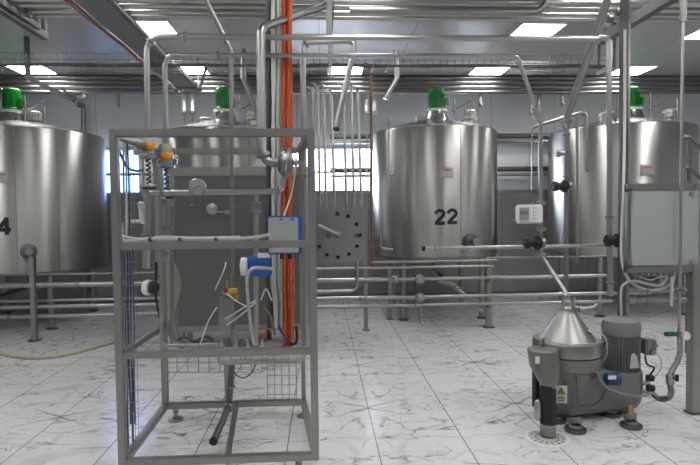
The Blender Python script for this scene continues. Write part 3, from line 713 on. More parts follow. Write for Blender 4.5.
# tall inverted U pipes near right tank
pipe('pipe sloping up to the right behind the slanting pipes and dropping before the right tank', [P(533, 127, 6.9), P(583, 112, 6.6), P(586.5, 116, 6.6), P(587, 172, 6.6)], .022, 'pipe2', bend=.06, clamps=(.97,))
pipe('pipe arching over the left shoulder of the right tank', [P(543, 124, 7.0), P(574, 113, 6.8), P(577, 118, 6.8), P(577, 262, 6.8)], .02, 'pipe2', bend=.06)
pipe('short pipe arch from the lid of the right tank', [P(601, 122, 7.2), P(601, 113, 7.2), P(612, 113, 7.2), P(616, 120, 7.3)], .028, 'pipe', bend=.05)

# ------------------------------------------------------------------ the tall pipe frame (skid)
YF0, YF1 = 3.2, 4.13
S = .045
xa = P(118.6, 300, YF0).x; xb = P(313.2, 300, YF0).x
zt0 = P(215, 133, YF0).z; zb0 = P(215, 459, YF0).z
xa1 = P(166, 380, YF1).x; xb1 = P(305, 380, YF1).x
xa1 = xa; xb1 = xb - .10
xa1 = P(165, 380, YF1).x
t = thing('steel_rack', 'tall open square-tube steel frame standing on adjustable feet', 'frame', ((xa + xb) / 2, (YF0 + YF1) / 2, 0))
zfoot = .07
def fb(name, a, b_, w=S, h=None, m='frame'): return part(name, MB().bar(a, b_, w, h or w), m, t, bevel=.004)
fb('post', (xa, YF0, zb0 - S / 2), (xa, YF0, zt0 + S / 2)); fb('post', (xb, YF0, zb0 - S / 2), (xb, YF0, zt0 + S / 2))
fb('post', (xa1, YF1, zb0), (xa1, YF1, zt0 + S / 2)); fb('post', (xb1, YF1, zb0), (xb1, YF1, zt0 + S / 2), S * .7)
i0, i1 = xa + S / 2 , xb - S / 2
fb('top_rail', (i0, YF0, zt0), (i1, YF0, zt0)); fb('top_rail', (xa1 + S / 2, YF1, zt0), (xb1 - S / 2, YF1, zt0))
zmid = P(215, 245, YF0).z; zlow = P(215, 352.8, YF0).z
fb('middle_rail', (i0, YF0, zmid), (i1, YF0, zmid), S * .95); fb('lower_rail', (i0, YF0, zlow), (i1, YF0, zlow), S * .9)
fb('bottom_rail', (i0, YF0, zb0), (i1, YF0, zb0)); fb('bottom_rail', (xa1 + S / 2, YF1, zb0), (xb1 - S / 2, YF1, zb0))
fb('side_rail', (xa, YF0 + S / 2, zb0), (xa1, YF1 - S / 2, zb0)); fb('side_rail', (xb, YF0 + S / 2, zb0), (xb1, YF1 - S / 2, zb0))
fb('side_rail', (xa, YF0 + S / 2, zt0), (xa1, YF1 - S / 2, zt0)); fb('side_rail', (xb, YF0 + S / 2, zt0), (xb1, YF1 - S / 2, zt0))
fb('side_rail', (xa, YF0 + S / 2, zlow), (xa1, YF1 - S / 2, P(162, 326, YF1).z), S * .8)
xm0 = P(227, 455, YF0).x; xm1 = P(237, 405, YF1).x
fb('floor_joist', (xm0, YF0 + S / 2, zb0), (xm1, YF1 - S / 2, zb0), S * .8)
xc = P(228, 390, YF1 - .05).x
fb('centre_post', (xc, YF1 - .06, zb0), (xc, YF1 - .06, P(228, 364, YF1 - .06).z), S * .9)
for x, y in ((xa + .02, YF0), (xb - .1, YF0), (P(176, 415, YF1).x, YF1), (P(304, 412, YF1).x, YF1)):
    fo = part('adjustable_foot', MB().cyl((x, y, .02), (x, y, zb0 - S / 2), .013, 10).lathe((x, y, 0), [(.055, 0), (.055, .012), (.022, .028), (.022, .035)], seg=18), 'pipe', t)
    part('lock_nut', MB().lathe((x, y, zb0 - S / 2 - .03), [(.024, 0), (.024, .016)], seg=6), 'pipe2', fo)
# wire mesh panels fixed in the frame
mb = MB(); wiremesh(mb, P(166, 352, 3.98), P(262, 352, 3.98) - P(166, 352, 3.98), V((0, 0, -.15)), 9, 2, .0035)
part('wire_tray', mb, 'frame', t)
mb = MB(); o = P(267, 356, 3.7); wiremesh(mb, o, P(296, 356, 3.7) - o, V((0, 0, P(267, 404, 3.7).z - o.z)), 4, 5, .0035)
part('wire_tray', mb, 'frame', t)
# vertical wire ladder + cables at the left post
t2 = thing('wire_ladder', 'narrow upright wire ladder carrying purple cables inside the left post', 'cable tray', P(129, 452, 3.45))
mb = MB(); o = P(123, 143, 3.42); L_ = P(129, 449, 3.42); wiremesh(mb, o, (.055, .02, 0), (L_ - o) * 1.0, 3, 26, .0022)
part('mesh', mb, 'pipe2', t2)
for k, (px, m, lab) in enumerate(((124.5, 'purple', 'leftmost'), (127, 'purple', 'middle'), (129.5, 'cable_d', 'dark'), (132, 'purple', 'rightmost'))):
    y_t = (150, 244, 142, 244)[k]
    pts = [P(px + random.uniform(-.5, .5) + (yy - 240) * .018, yy, 3.45) for yy in range(y_t, 452, 30)]
    cable('%s of the thin cables on the wire ladder inside the left post' % lab, pts, .006, m, 'ladder_cable', 'cable', 'cables on the wire ladder')
cable('dark blue cable looping from the left post to the left amber valve', [P(119, 150, 3.5), P(123, 160, 3.5), P(128, 168, 3.55), P(137, 171, 3.6), P(143, 170, 3.7)], .008, 'cable_d')
cable('thin pale tube hanging down inside the left post from the frame top', [P(124, 138, 3.55), P(126, 160, 3.55), P(126.5, 200, 3.55), P(126, 238, 3.5)], .007, 'cable')

# pneumatic valves
def pneu(label, px, y0, Y, cap):
    t = thing('pneumatic_valve', label, 'valve', P(px, y0 + 58, Y), 'amber banded pneumatic valves')
    def z(py): return P(px, py, Y).z
    x = P(px, y0 + 20, Y).x; s = Y / F
    def L(prof, seg=24): return MB().lathe((x, Y, 0), [(r * s, z(py)) for r, py in prof][::-1], seg=seg)
    part('indicator_cap', L([(3, y0), (5.5, y0 + 1), (6.3, y0 + 4), (6.3, y0 + 9)]), cap, t)
    part('amber_band', L([(7, y0 + 9), (7.2, y0 + 9.5), (7.2, y0 + 14.5), (7, y0 + 15.5)]), 'amber', t, 'amber translucent ring')
    part('head_clamp', L([(7.5, y0 + 15.5), (10, y0 + 17), (10, y0 + 20), (8, y0 + 22), (8, y0 + 24)]), 'pipe', t)
    for sx in (-1, 1):
        part('solenoid', MB().box((x + sx * 9.5 * s, Y - .02, z(y0 + 18.5)), (.032, .04, .032)), 'blue' if sx > 0 else 'pipe', t, 'blue port block' if sx > 0 else None, bevel=.003)
    for sx in (-1, 1): part('yoke_rod', MB().cyl((x + sx * 5.3 * s, Y, z(y0 + 24)), (x + sx * 5.3 * s, Y, z(y0 + 50)), .007, 8), 'pipe', t)
    mb = MB(); n = 9
    pts = [V((x + .014 * math.cos(k * .9), Y + .014 * math.sin(k * .9), z(y0 + 24) + (z(y0 + 50) - z(y0 + 24)) * k / 40)) for k in range(41)]
    part('spindle', MB().tube(pts, .006, 6), 'dark_steel', t)
    part('flange', L([(8, y0 + 50), (8.5, y0 + 51), (8.5, y0 + 53), (6, y0 + 54)]), 'pipe2', t)
    part('body', L([(5, y0 + 54), (7, y0 + 55), (7, y0 + 61), (5, y0 + 63)]), 'pipe2', t)
    return t
pneu('left pneumatic valve with an amber ring hanging on the overhead pipe', 148, 134.5, 3.8, 'cable')
pneu('right, slightly lower pneumatic valve with an amber ring and greenish cap', 166, 143.5, 3.9, 'clear')
# pipes under valves
pipe('thick upright pipe under the left amber valve', [P(148, 196, 3.8), P(147, 262, 3.8), P(146.8, 268, 3.8)], .028, 'pipe', bend=.05, clamps=(.55,))
pipe('thin upright pipe between the two amber valves', [P(156.5, 150, 4.0), P(156.5, 196, 4.0), P(157.5, 262, 4.0)], .012, 'pipe')
pipe('thick upright pipe under the right amber valve', [P(167, 205, 3.9), P(167, 262, 3.9)], .026, 'pipe', clamps=(.4, .85))
pipe('slim upright pipe right of the amber valves, down to the cabinet foot', [P(173, 170, 4.02), P(172, 262, 4.02), P(172, 345, 4.02)], .014, 'pipe2')
pipe('pipe running down the rear left post and along behind the lower rail', [P(160.5, 205, 3.95), P(161, 345.5, 3.95), W(300, 3.95, P(161, 345.5, 3.95).z)], .012, 'pipe', bend=.06, clamps=(.1,))
pipe('short hooked pipe with a rounded end beside the left amber valve pipe', [P(159, 240, 3.7), P(158.5, 200, 3.7), P(161, 196, 3.72), P(164, 198, 3.75)], .013, 'pipe', bend=.03)
solo('hose_elbow', MB().tube(fillet([P(142, 224, 3.7), P(141, 212, 3.7), P(141.5, 206, 3.7)], .02), .016, 10).lathe(P(141, 206, 3.7), [(.016, -.02), (.022, -.01), (.022, .02), (.01, .03)], seg=12), 'offwhite', 'bright upright elbow beside the pipe under the left amber valve', 'elbow')
cable('ribbed pale tube bridging from the left post to the bright elbow', [P(123, 240, 3.6), P(123, 228, 3.6), P(126, 222, 3.6), P(133, 221.5, 3.65), P(142, 221, 3.7)], .013, 'offwhite', 'ribbed_tube', 'tube')
cable('pale grey cable pair lying along the top of the middle rail', [P(121, 238, 3.33), P(127, 241, 3.33), P(150, 239.5, 3.33), P(185, 239.2, 3.33), P(225, 239, 3.33), P(250, 238, 3.33), P(270, 235, 3.36)], .011, 'cable')
cable('second pale cable lying along the middle rail behind the first', [P(121, 236, 3.35), P(140, 239, 3.35), P(165, 237, 3.35), P(200, 238, 3.35), P(240, 237, 3.35)], .008, 'offwhite')
for px in (150, 180, 216):
    solo('cable_tie', MB().box(P(px, 240, 3.315), (.012, .05, .03)), 'dark_steel', 'small tie strapping the pale cables to the middle rail', 'cable tie', 'ties on the middle rail')

# valve at lower left + heat exchanger end
t = thing('hand_valve', 'white rimmed round hand valve behind the left post at mid height', 'valve', P(150, 296, 3.9))
part('wheel', MB().lathe(P(147.5, 287.5, 3.85), [(.03, -.02), (.05, -.015), (.055, 0), (.05, .02), (.03, .025)], (1, -.35, 0), 24), 'white', t, 'white rim')
part('hub', MB().lathe(P(152, 287.5, 3.85), [(.045, 0), (.045, .03), (.02, .05)], (1, -.35, 0), 16), 'black', t, 'black hub')
part('stem', MB().tube(fillet([P(156, 262, 3.95), P(156, 300, 3.95), P(160, 318, 3.95)], .05), .008, 8), 'black', t)
mb = MB(); pl = [P(164, 263, 4.25), P(173, 263, 4.25), P(178, 274, 4.25), P(180, 285, 4.25), P(178, 299, 4.25), P(173, 314, 4.25), P(164, 326, 4.25)]
t = thing('exchanger_plate', 'flat steel plate with a bulging right edge behind the rear left post', 'plate', P(168, 326, 4.25))
part('plate', mb.prism(pl, (0, .05, 0)), 'plate', t, bevel=.004)
part('top_tube', MB().cyl(P(170, 242, 4.27), P(170, 264, 4.27), .016, 12).lathe(P(170, 256, 4.27), [(.016, -.02), (.028, -.018), (.028, .018), (.016, .02)], seg=14), 'pipe2', t)
for k, px in enumerate((168, 172, 177)):
    lab = ('leftmost', 'middle', 'rightmost')[k]
    pipe('%s of three thin bent tubes below the bulging plate' % lab, [P(px, 312 - k * 2, 4.3), P(px + 1, 335, 4.3), P(px + 6, 344, 4.3)], .009, 'pipe2', bend=.05, group='thin tubes below the bulging plate')

# horizontal pipe with gauge, elbow and check valve
zg = P(200, 192, 3.62).z
pipe('horizontal pipe with rounded elbow that carries the dial gauge', [W(150, 3.66, zg), W(270, 3.66, zg), P(283, 190, 3.66), P(284, 172, 3.66)], .0195, 'pipe', bend=.1, clamps=(.08, .86), name='gauge_pipe')
t = thing('pressure_gauge', 'round dial pressure gauge with white face on the horizontal pipe', 'gauge', P(197, 192, 3.6))
gc = P(197, 187, 3.58)
part('case', MB().lathe(gc, [(.045, .03), (.056, .025), (.056, -.004), (.050, -.008), (.050, 0)], (0, 1, 0), 32), 'pipe2', t)
part('dial', MB().cyl(gc + V((0, -.002, 0)), gc + V((0, -.0045, 0)), .0495, 32), 'cable', t)
mb = MB()
for k in range(11):
    a = math.radians(225 - k * 27); d = V((math.cos(a), 0, math.sin(a))); mb.bar(gc + d * .038 + V((0, -.006, 0)), gc + d * .046 + V((0, -.006, 0)), .003, .002)
part('scale_mark', mb, 'black', t)
part('needle', MB().bar(gc + V((-.025, -.008, -.012)), gc + V((.022, -.008, .01)), .009, .002), 'black', t)
part('stem', MB().cyl(P(197, 190, 3.64), P(197, 194, 3.66), .012, 10), 'pipe', t)
pipe('thick pipe slanting from the top, turning down and curling into the check valve', [P(325, 6, 4.3), P(301, 14, 4.1), P(261, 28, 3.72), P(261, 148, 3.66), P(266, 162, 3.66), P(279, 163, 3.66)], .029, 'pipe2', bend=.085, clamps=(.93,), name='thick_pipe')
t = thing('check_valve', 'fat steel check valve body joining the thick pipe and gauge pipe', 'valve', P(285, 174, 3.66))
part('body', MB().lathe(P(278, 162.5, 3.66), [(.035, 0), (.06, .01), (.088, .035), (.088, .06), (.07, .085), (.03, .105)], (1, 0, -.12), 28), 'pipe2', t)
part('clamp_ring', MB().lathe(P(286, 163, 3.66), [(.08, 0), (.102, .005), (.102, .02), (.08, .025)], (1, 0, -.12), 28), 'pipe', t)
part('clamp_screw', MB().cyl(P(285, 155, 3.62), P(285, 146, 3.62), .01, 8).lathe(P(285, 149, 3.62), [(.018, -.01), (.018, .01)], seg=6), 'pipe', t)
part('stub', MB().cyl(P(291, 163, 3.66), P(305, 162, 3.66), .017, 12).lathe(P(296, 162.5, 3.66), [(.017, -.01), (.028, -.008), (.028, .008), (.017, .01)], (1, 0, 0), 12), 'pipe', t)
# fitting pipe with union
pipe('upright pipe with a square union hanging below the gauge pipe', [P(256, 193, 3.7), P(256, 345, 3.7)], .018, 'pipe', clamps=(.08, .13), name='union_pipe')
t = thing('pipe_union', 'boxy union fitting on the upright pipe below the gauge pipe', 'fitting', P(256, 212, 3.7))
part('body', MB().box(P(256, 207, 3.7), (.06, .06, .05)), 'pipe2', t, bevel=.004)
part('flange', MB().lathe(P(256, 202.5, 3.7), [(.04, -.006), (.04, .006)], seg=20), 'pipe', t); part('flange', MB().lathe(P(256, 211.5, 3.7), [(.04, -.006), (.04, .006)], seg=20), 'pipe', t)

# big cabinet behind
YC = 6.3
x0, x1 = P(174, 250, YC).x, P(316, 250, YC).x; zt_c = P(240, 167, YC).z; zb_c = P(240, 331, YC).z
t = thing('steel_cabinet', 'wide dull steel cabinet behind the pipe frame, in front of the middle tank', 'cabinet', ((x0 + x1) / 2, YC + .25, 0))
part('body', MB().box(((x0 + x1) / 2, YC + .25, (zb_c + zt_c) / 2), (x1 - x0, .5, zt_c - zb_c)), 'cabinet', t, bevel=.01)
part('top_band', MB().box(((x0 + x1) / 2, YC - .012, zt_c - .05), (x1 - x0 - .02, .024, .10)), 'frame', t, bevel=.004)
part('bottom_band', MB().box(((x0 + x1) / 2, YC - .012, zb_c + .04), (x1 - x0 - .02, .024, .07)), 'frame', t, bevel=.004)
for i, (x, y) in enumerate(((x0 + .05, YC + .06), (x1 - .05, YC + .06), (x0 + .05, YC + .44), (x1 - .05, YC + .44))):
    part('leg', MB().box((x, y, zb_c / 2 + .01), (.06, .06, zb_c + .02)), 'frame', t)
kb = P(213, 209, YC)
k_ = part('knob', MB().lathe(kb, [(.05, 0), (.05, -.03), (.065, -.035), (.065, -.06), (.03, -.07)], (0, 1, 0), 20), 'pipe', t)
part('latch', MB().cyl(kb + V((.05, -.05, -.03)), kb + V((.2, -.05, -.04)), .014, 10).lathe(kb + V((.17, -.05, -.04)), [(.03, -.02), (.03, .02)], (1, 0, 0), 12), 'pipe', k_)
part('bolt', MB().lathe(P(192, 205, YC), [(.02, 0), (.014, -.012)], (0, 1, 0), 8), 'pipe2', t)

# junction box, actuator
t = thing('junction_box', 'grey lidded blue junction box fixed behind the middle rail', 'box', P(285, 254, 3.45))
bx = P(285, 235, 3.45)
w_ = (P(302, 235, 3.45) - P(268, 235, 3.45)).x; h_ = P(285, 216, 3.45).z - P(285, 254.5, 3.45).z
part('housing', MB().box((bx.x, 3.46, bx.z), (w_, .06, h_)), 'blue', t, 'blue housing', bevel=.006)
part('lid', MB().box((bx.x - .008, 3.425, bx.z), (w_ - .028, .02, h_ - .02)), 'board', t, 'pale grey lid', bevel=.006)
part('screw_cap', MB().box((bx.x - .02, 3.413, bx.z + h_ / 2 - .022), (.02, .006, .012)), 'blue', t); part('screw_cap', MB().box((bx.x + .05, 3.413, bx.z + h_ / 2 - .022), (.02, .006, .012)), 'blue', t)
part('cable_gland', MB().cyl((bx.x - .02, 3.45, bx.z - h_ / 2), (bx.x - .02, 3.45, bx.z - h_ / 2 - .03), .014, 10), 'black', t); part('cable_gland', MB().cyl((bx.x + .03, 3.45, bx.z - h_ / 2), (bx.x + .03, 3.45, bx.z - h_ / 2 - .03), .014, 10), 'black', t)
t = thing('actuator', 'blue electric actuator with white end cap below the middle rail', 'actuator', P(259, 277, 3.55))
ac = P(260, 266, 3.58)
part('housing', MB().box(ac, (.155, .09, .13)), 'blue', t, bevel=.012)
part('end_cap', MB().lathe(P(247, 266.5, 3.55), [(.045, -.04), (.06, -.035), (.06, 0), (.045, .004)], (1, 0, 0), 28), 'white', t, 'white round end cap')
part('connector', MB().box(P(264, 255.5, 3.56), (.08, .05, .03)), 'white', t, bevel=.004)
cable('pale grey cable arching from the blue actuator down to the frame floor', [P(273, 269, 3.48), P(262, 268, 3.47), P(252, 269, 3.47), P(247, 278, 3.48), P(248, 300, 3.52), P(250, 320, 3.55), P(252, 336, 3.6), P(254, 345, 3.6)], .011, 'cable')

# cable bundle + orange conduits
t = thing('cable_bundle', 'thick bundle of pale grey and dark cables dropping from the ceiling to the frame', 'cable bundle', P(275, 348, 3.9))
cs = [(267, 'cable_d'), (268.8, 'cable_d'), (271, 'cable'), (272.8, 'offwhite'), (274.6, 'cable'), (276.4, 'offwhite'), (278.2, 'cable'), (279.8, 'offwhite'), (281.4, 'cable'), (273.6, 'offwhite'), (277, 'cable'), (270, 'cable_d')]
for k, (px, m) in enumerate(cs):
    pts = []
    Yk = 3.92 + .03 * (k % 3)
    for i, yy in enumerate(range(-8, 346, 24)):
        sh = 0 if yy < 255 else (yy - 255) * (.03 if px > 272 else -.0)
        pts.append(P(px + random.uniform(-.8, .8) + sh * .5 + (1.5 if yy > 300 else 0), yy, Yk + random.uniform(-.008, .008)))
    part('strand', MB().tube(spline(pts, 4), .008 + .002 * (k % 2), 7), m, t)
t = thing('conduit_bundle', 'bundle of corrugated orange conduits dropping from the ceiling to the frame floor', 'conduit', P(287, 345, 3.95))
for k, px in enumerate((283.5, 286.2, 289, 291)):
    Yk = 3.93 + .03 * (k % 2); pts = []
    for i, yy in enumerate(range(-8, 345, 16)): pts.append(P(px + .5 * math.sin(i * .6 + k) + (1.5 if yy > 250 else 0), yy, Yk))
    pts.append(P(px - 1 - 1.5 * (3 - k), 349, Yk)); path = spline(pts, 16)
    part('conduit', MB().tube(path, .011, 9, radii=[.0125 if j % 2 else .0098 for j in range(len(path))]), 'orange', t)
cable('thin cream cable curving from the check valve down past the orange conduits', [P(295, 166, 3.6), P(294, 180, 3.6), P(291, 195, 3.6), P(287, 207, 3.55), P(284, 216, 3.5)], .005, 'offwhite')
pipe('pipe looping down inside the right post and back left under the lower rail', [P(305.5, 168, 3.85), P(306, 352, 3.75), P(300, 361, 3.72), P(220, 362, 3.72), P(219, 354, 3.74)], .018, 'pipe', bend=.06, clamps=(.03,), name='loop_pipe')
# drain pipe on the floor of the frame
pipe('open ended pipe lying slanted along the floor joist of the frame', [P(232, 366, 3.9), P(229, 406, 3.9), P(214, 440, 3.5)], .022, 'dark_steel', bend=.05, name='drain_pipe', clamps=(.22, .45))
solo('pipe_mouth', MB().lathe(P(213.6, 441, 3.49), [(.027, -.006), (.027, .012)], (P(214, 440, 3.5) - P(229, 406, 3.9)), 16), 'black', 'black open mouth of the slanted pipe on the frame floor', 'pipe end')

# filter housing with small valve
t = thing('filter_housing', 'small upright steel canister with yellow and red valve on top inside the frame', 'filter', P(226, 345, 3.8))
fc = P(227, 312, 3.8); zt_f, zb_f = P(227, 296, 3.8).z, P(227, 329, 3.8).z
part('canister', MB().lathe((fc.x, 3.8, 0), [(.03, zb_f), (.055, zb_f + .005), (.06, zb_f + .02), (.06, zt_f - .02), (.055, zt_f - .005), (.03, zt_f)], seg=28), 'pipe2', t)
part('support_rod', MB().cyl((fc.x - .035, 3.8, zb_f + .01), (fc.x - .035, 3.8, zlow + .03), .006, 6).cyl((fc.x + .035, 3.8, zb_f + .01), (fc.x + .035, 3.8, zlow + .03), .006, 6).cyl((fc.x, 3.77, zb_f + .01), (fc.x, 3.77, zlow + .03), .008, 6), 'dark_steel', t)
part('valve_body', MB().lathe(P(227, 292, 3.78), [(.014, -.03), (.02, -.02), (.02, .02), (.014, .03)], (1, 0, 0), 12).cyl(P(227, 297, 3.8), P(227, 280, 3.8), .008, 8), 'pipe', t)
part('red_cap', MB().box(P(225.5, 290, 3.74), (.026, .03, .03)), 'redcap', t, 'dark red cap', bevel=.003)
part('yellow_block', MB().box(P(233, 291, 3.74), (.06, .03, .035)).box(P(237, 297, 3.74), (.02, .03, .035)), 'yellow', t, 'yellow block', bevel=.003)
for k, (a, b_, c_, lab) in enumerate((((227, 294), (238, 302), (250, 308), 'from the yellow valve to the right'), ((225, 319), (240, 310), (256, 300), 'upper of the two crossing up to the right beside the canister'), ((227, 325), (242, 314), (256, 302), 'lower of the two crossing up to the right beside the canister'), ((200, 345), (208, 322), (217, 307), 'curving up from the lower rail to the canister'), ((261, 300), (266, 289), (272, 301), 'peaked like a tent beside the cable bundle'), ((262, 306), (270, 316), (275, 335), 'bending down from the union pipe to the rail'), ((226, 262), (224, 270), (215, 290), 'above the canister'))):
    cable('thin white tube %s' % lab, [P(*a, 3.66), P(*b_, 3.64), P(*c_, 3.66)], .0045 if k != 5 else .008, 'white' if k != 5 else 'copper', 'thin_tube', 'tube')
# pump cluster bottom
t = thing('small_pump', 'small pump and fittings with a copper coloured body on the frame lower rail', 'pump', P(256, 350, 3.75))
part('body', MB().lathe(P(261, 335, 3.8), [(.03, -.05), (.055, -.045), (.055, .03), (.03, .04)], (1, .3, 0), 20), 'copper', t, 'copper coloured body')
part('flange', MB().lathe(P(268, 335, 3.78), [(.035, 0), (.035, .02)], (1, .3, 0), 16), 'black', t)
for k, px in enumerate((222, 229, 236, 242, 248, 254, 262)):
    part('fitting', MB().lathe(P(px, 347, 3.72), [(.012, 0), (.022, .005), (.022, .03), (.012, .035), (.012, .055 + .01 * (k % 3))], seg=10), 'dark_steel' if k % 2 else 'pipe', t)
cable('dark tangled cable resting along the wire tray behind the lower rail', [P(178, 340, 3.95), P(185, 337, 3.95), P(195, 341, 3.95), P(206, 337, 3.95), P(214, 341, 3.95)], .014, 'cable_d')
cable('short purple cable loop at the foot of the orange conduits', [P(279, 326, 3.85), P(283, 334, 3.85), P(288, 342, 3.85), P(284, 346, 3.85)], .008, 'purple')
cable('dark cable curling out to the right from the foot of the orange conduits', [P(288, 344, 3.9), P(296, 343, 3.9), P(297, 334, 3.9), P(296, 326, 3.9)], .01, 'black')
cable('brown cable dangling below the lower rail near the canister', [P(235, 362, 3.8), P(234, 372, 3.8), P(243, 378, 3.8), P(252, 372, 3.8), P(257, 360, 3.8)], .005, 'copper')

# ------------------------------------------------------------------ flow meter and black valves at right
YV = 4.45
t = thing('flow_meter', 'white digital flow meter with grey screen on the thin upright pipe', 'meter', P(530, 225, YV))
R_ = Matrix.Rotation(math.radians(-6), 3, 'Z')
mc = P(529, 214, YV - .08)
part('housing', MB().box(mc, (.205, .08, .155), R_), 'white', t, bevel=.012)
part('screen', MB().box(P(524.3, 213.8, YV - .125), (.075, .012, .10), R_), 'lcd', t, bevel=.002)
mb = MB()
for i in range(3):
    for j in range(4): mb.box(P(533.5 + i * 2.2, 208 + j * 3.6, YV - .122), (.008, .008, .012), R_)
part('key', mb, 'cable', t)
mb = MB()
for px, w in ((521.5, .012), (524.3, .012), (527, .012)): mb.box(P(px, 213, YV - .133), (w, .002, .028), R_)
part('screen_digit', mb, 'dark_steel', t)
part('mount', MB().cyl(P(541, 206, YV), P(541, 202, YV), .03, 14).cyl(P(541, 222, YV), P(541, 227, YV), .03, 14), 'pipe2', t)
def bvalve(label, px, py, Y, w=.125, axis=(1, 0, 0), h=.1):
    t = thing('butterfly_valve', label, 'valve', P(px, py + 6, Y), 'black knobbed butterfly valves')
    ax = V(axis).normalized(); c = P(px, py, Y); side = V((0, 0, 1)) if abs(ax.z) < .5 else V((1, 0, 0))
    mb = MB(); prof = [(h * .40, -w * .5), (h * .5, -w * .44), (h * .5, -w * .2), (h * .38, -w * .12), (h * .38, w * .05), (h * .5, w * .12), (h * .5, w * .44), (h * .38, w * .5)]
    mb.lathe(c, prof, ax, 12); part('knob', mb, 'black', t, 'black ribbed knob')
    mb = MB(); e2 = ax.cross(V((0, 1, 0)))
    for k in range(8):
        a = 2 * PI * k / 8; d = (V((0, 1, 0)) * math.cos(a) + e2 * math.sin(a)) * h * .5
        mb.bar(c + d + ax * w * .14, c + d + ax * w * .44, .016, .016)
    part('grip_rib', mb, 'black', t)
    part('body', MB().lathe(c + ax * w * .5, [(h * .25, 0), (h * .42, .006), (h * .42, .03), (h * .25, .036)], ax, 18), 'pipe2', t)
    return t
bvalve('black knobbed valve below the white flow meter', 532.5, 243, YV - .03, .135, h=.095)
bvalve('upper black knobbed valve on the slanting pipe, before the right tank', 560, 186.3, 4.55, .13, h=.085)
bvalve('black knobbed valve between the right tank and the control panel', 613, 240.5, YV, .13, h=.10)
zz = P(480, 247.5, 4.5).z
pipe('horizontal pipe with an open black end crossing in front of tank 22', [W(424, 4.5, zz), W(604, 4.5, zz)], .0155, 'pipe', name='crossing_pipe', clamps=(.06, .62))
solo('pipe_mouth', MB().cyl(W(422, 4.5, zz), W(425, 4.5, zz), .021, 16), 'black', 'black cap at the left end of the pipe crossing tank 22', 'pipe cap')
t = thing('sample_tap', 'short bright tap on the slanting pipe at the left shoulder of the right tank', 'tap', P(559, 158, 4.55))
part('body', MB().lathe(P(556, 153.5, 4.55), [(.018, 0), (.032, .006), (.032, .03), (.02, .04), (.02, .075)], (1, 0, 0), 16), 'pipe', t)
for k, (py, lab) in enumerate(((203, 'just above the flow meter'), (229, 'between flow meter and black valve'), (255, 'below the black valve'))):
    t = thing('clamp_union', 'steel clamp union on the thin upright pipe, %s' % lab, 'fitting', P(541, py + 3, YV), 'clamp unions around the flow meter')
    p = P(541, py, YV)
    part('ring', MB().lathe(p, [(.024, -.018), (.042, -.014), (.042, .014), (.024, .018)], seg=18), 'pipe', t)
    part('wing_nut', MB().box(p + V((-.055, 0, 0)), (.03, .014, .02)), 'pipe2', t)
    
# ------------------------------------------------------------------ control panel rack at right
YP = 4.2
g = G(695, 413); YP = g.y
t = thing('panel_rack', 'steel rack at the right edge holding a flat pale grey panel', 'rack', (P(694, 400, YP).x, YP, 0))
xp = P(695.5, 300, YP).x
zpt = P(695, 184, YP).z
part('post', MB().box((xp - .01, YP, zpt / 2), (.07, .07, zpt)), 'frame', t, bevel=.004)
part('post_foot', MB().box((xp - .01, YP, .006), (.09, .09, .012)), 'dark_steel', t)
x0 = P(626, 187, YP).x; x1 = xp - .04
part('top_rail', MB().box(((x0 + x1) / 2, YP, P(650, 187.5, YP).z), (x1 - x0, .06, .058)), 'frame', t, bevel=.004)
part('bottom_rail', MB().box(((x0 + x1) / 2, YP, P(650, 268.5, YP).z), (x1 - x0, .06, .055)), 'frame', t, bevel=.004)
part('side_rail', MB().box((x0 + .015, YP, P(650, 228, YP).z), (.03, .06, .6)), 'frame', t, bevel=.003)
zc_ = P(660, 228, YP).z; xq0, xq1 = P(628, 228, YP).x, P(693, 228, YP).x
pn = part('panel', MB().box(((xq0 + xq1) / 2 + .002, YP - .045, zc_), (xq1 - xq0, .03, P(660, 191, YP).z - P(660, 264, YP).z)), 'board', t, 'flat pale grey board', bevel=.003)
for px, py in ((629.5, 194), (691.5, 194), (629.5, 261.5), (691.5, 261.5)):
    part('corner_bracket', MB().box(P(px, py, YP - .062), (.028, .012, .03)), 'frame', t)
z_s = P(650, 274, YP).z
part('lower_rail', MB().box(((x0 + x1) / 2 + .02, YP + .02, z_s), (x1 - x0 - .04, .03, .02)), 'pipe2', t)
for k in range(14):
    part('cable_gland', MB().cyl(P(633 + k * 3.1, 271, YP - .01), P(633 + k * 3.1, 276, YP - .01), .009, 8), 'pipe' if k % 2 else 'pipe2', t)
# small pipes beneath panel
for k, (py, lab) in enumerate(((291, 'upper'), (300, 'lower'))):
    pipe('%s short pipe with a round clamp below the control panel' % lab, [W(628, YP + .1, P(660, py, YP + .1).z), W(692, YP + .1, P(660, py, YP + .1).z)], .015, 'pipe2', clamps=(.08, .3))
    p = P(633, py, YP + .02)
    solo('round_clamp', MB().lathe(p, [(.012, 0), (.028, .004), (.028, .016), (.02, .02)], (0, 1, 0), 18), 'pipe2', '%s round clamp face below the left corner of the control panel' % lab, 'clamp')
t = thing('rack_outer_post', 'slim square upright at the right of the small pipes below the control panel', 'post', (P(689, 330, YP + .12).x, YP + .12, 0))
part('upright', MB().box((P(690, 300, YP + .12).x, YP + .12, .6), (.03, .03, 1.2)), 'frame', t)
pipe('short white nozzle pipe hanging below the control panel near the thin pipe', [P(672, 277, YP - .02), P(671.5, 306, YP - .02)], .011, 'offwhite')
cable('white hose looping from the duct down under the control panel', [P(625, 30, 4.4), P(624.5, 120, 4.3), P(623.5, 190, 4.1), P(621.5, 250, 4.0), P(625, 272, 4.0), P(633, 284, 4.08), P(648, 290.5, 4.05), P(662, 288.5, 4.05), P(672, 282, 4.06), P(675, 272, 4.1)], .012, 'offwhite', 'white_hose', 'hose')
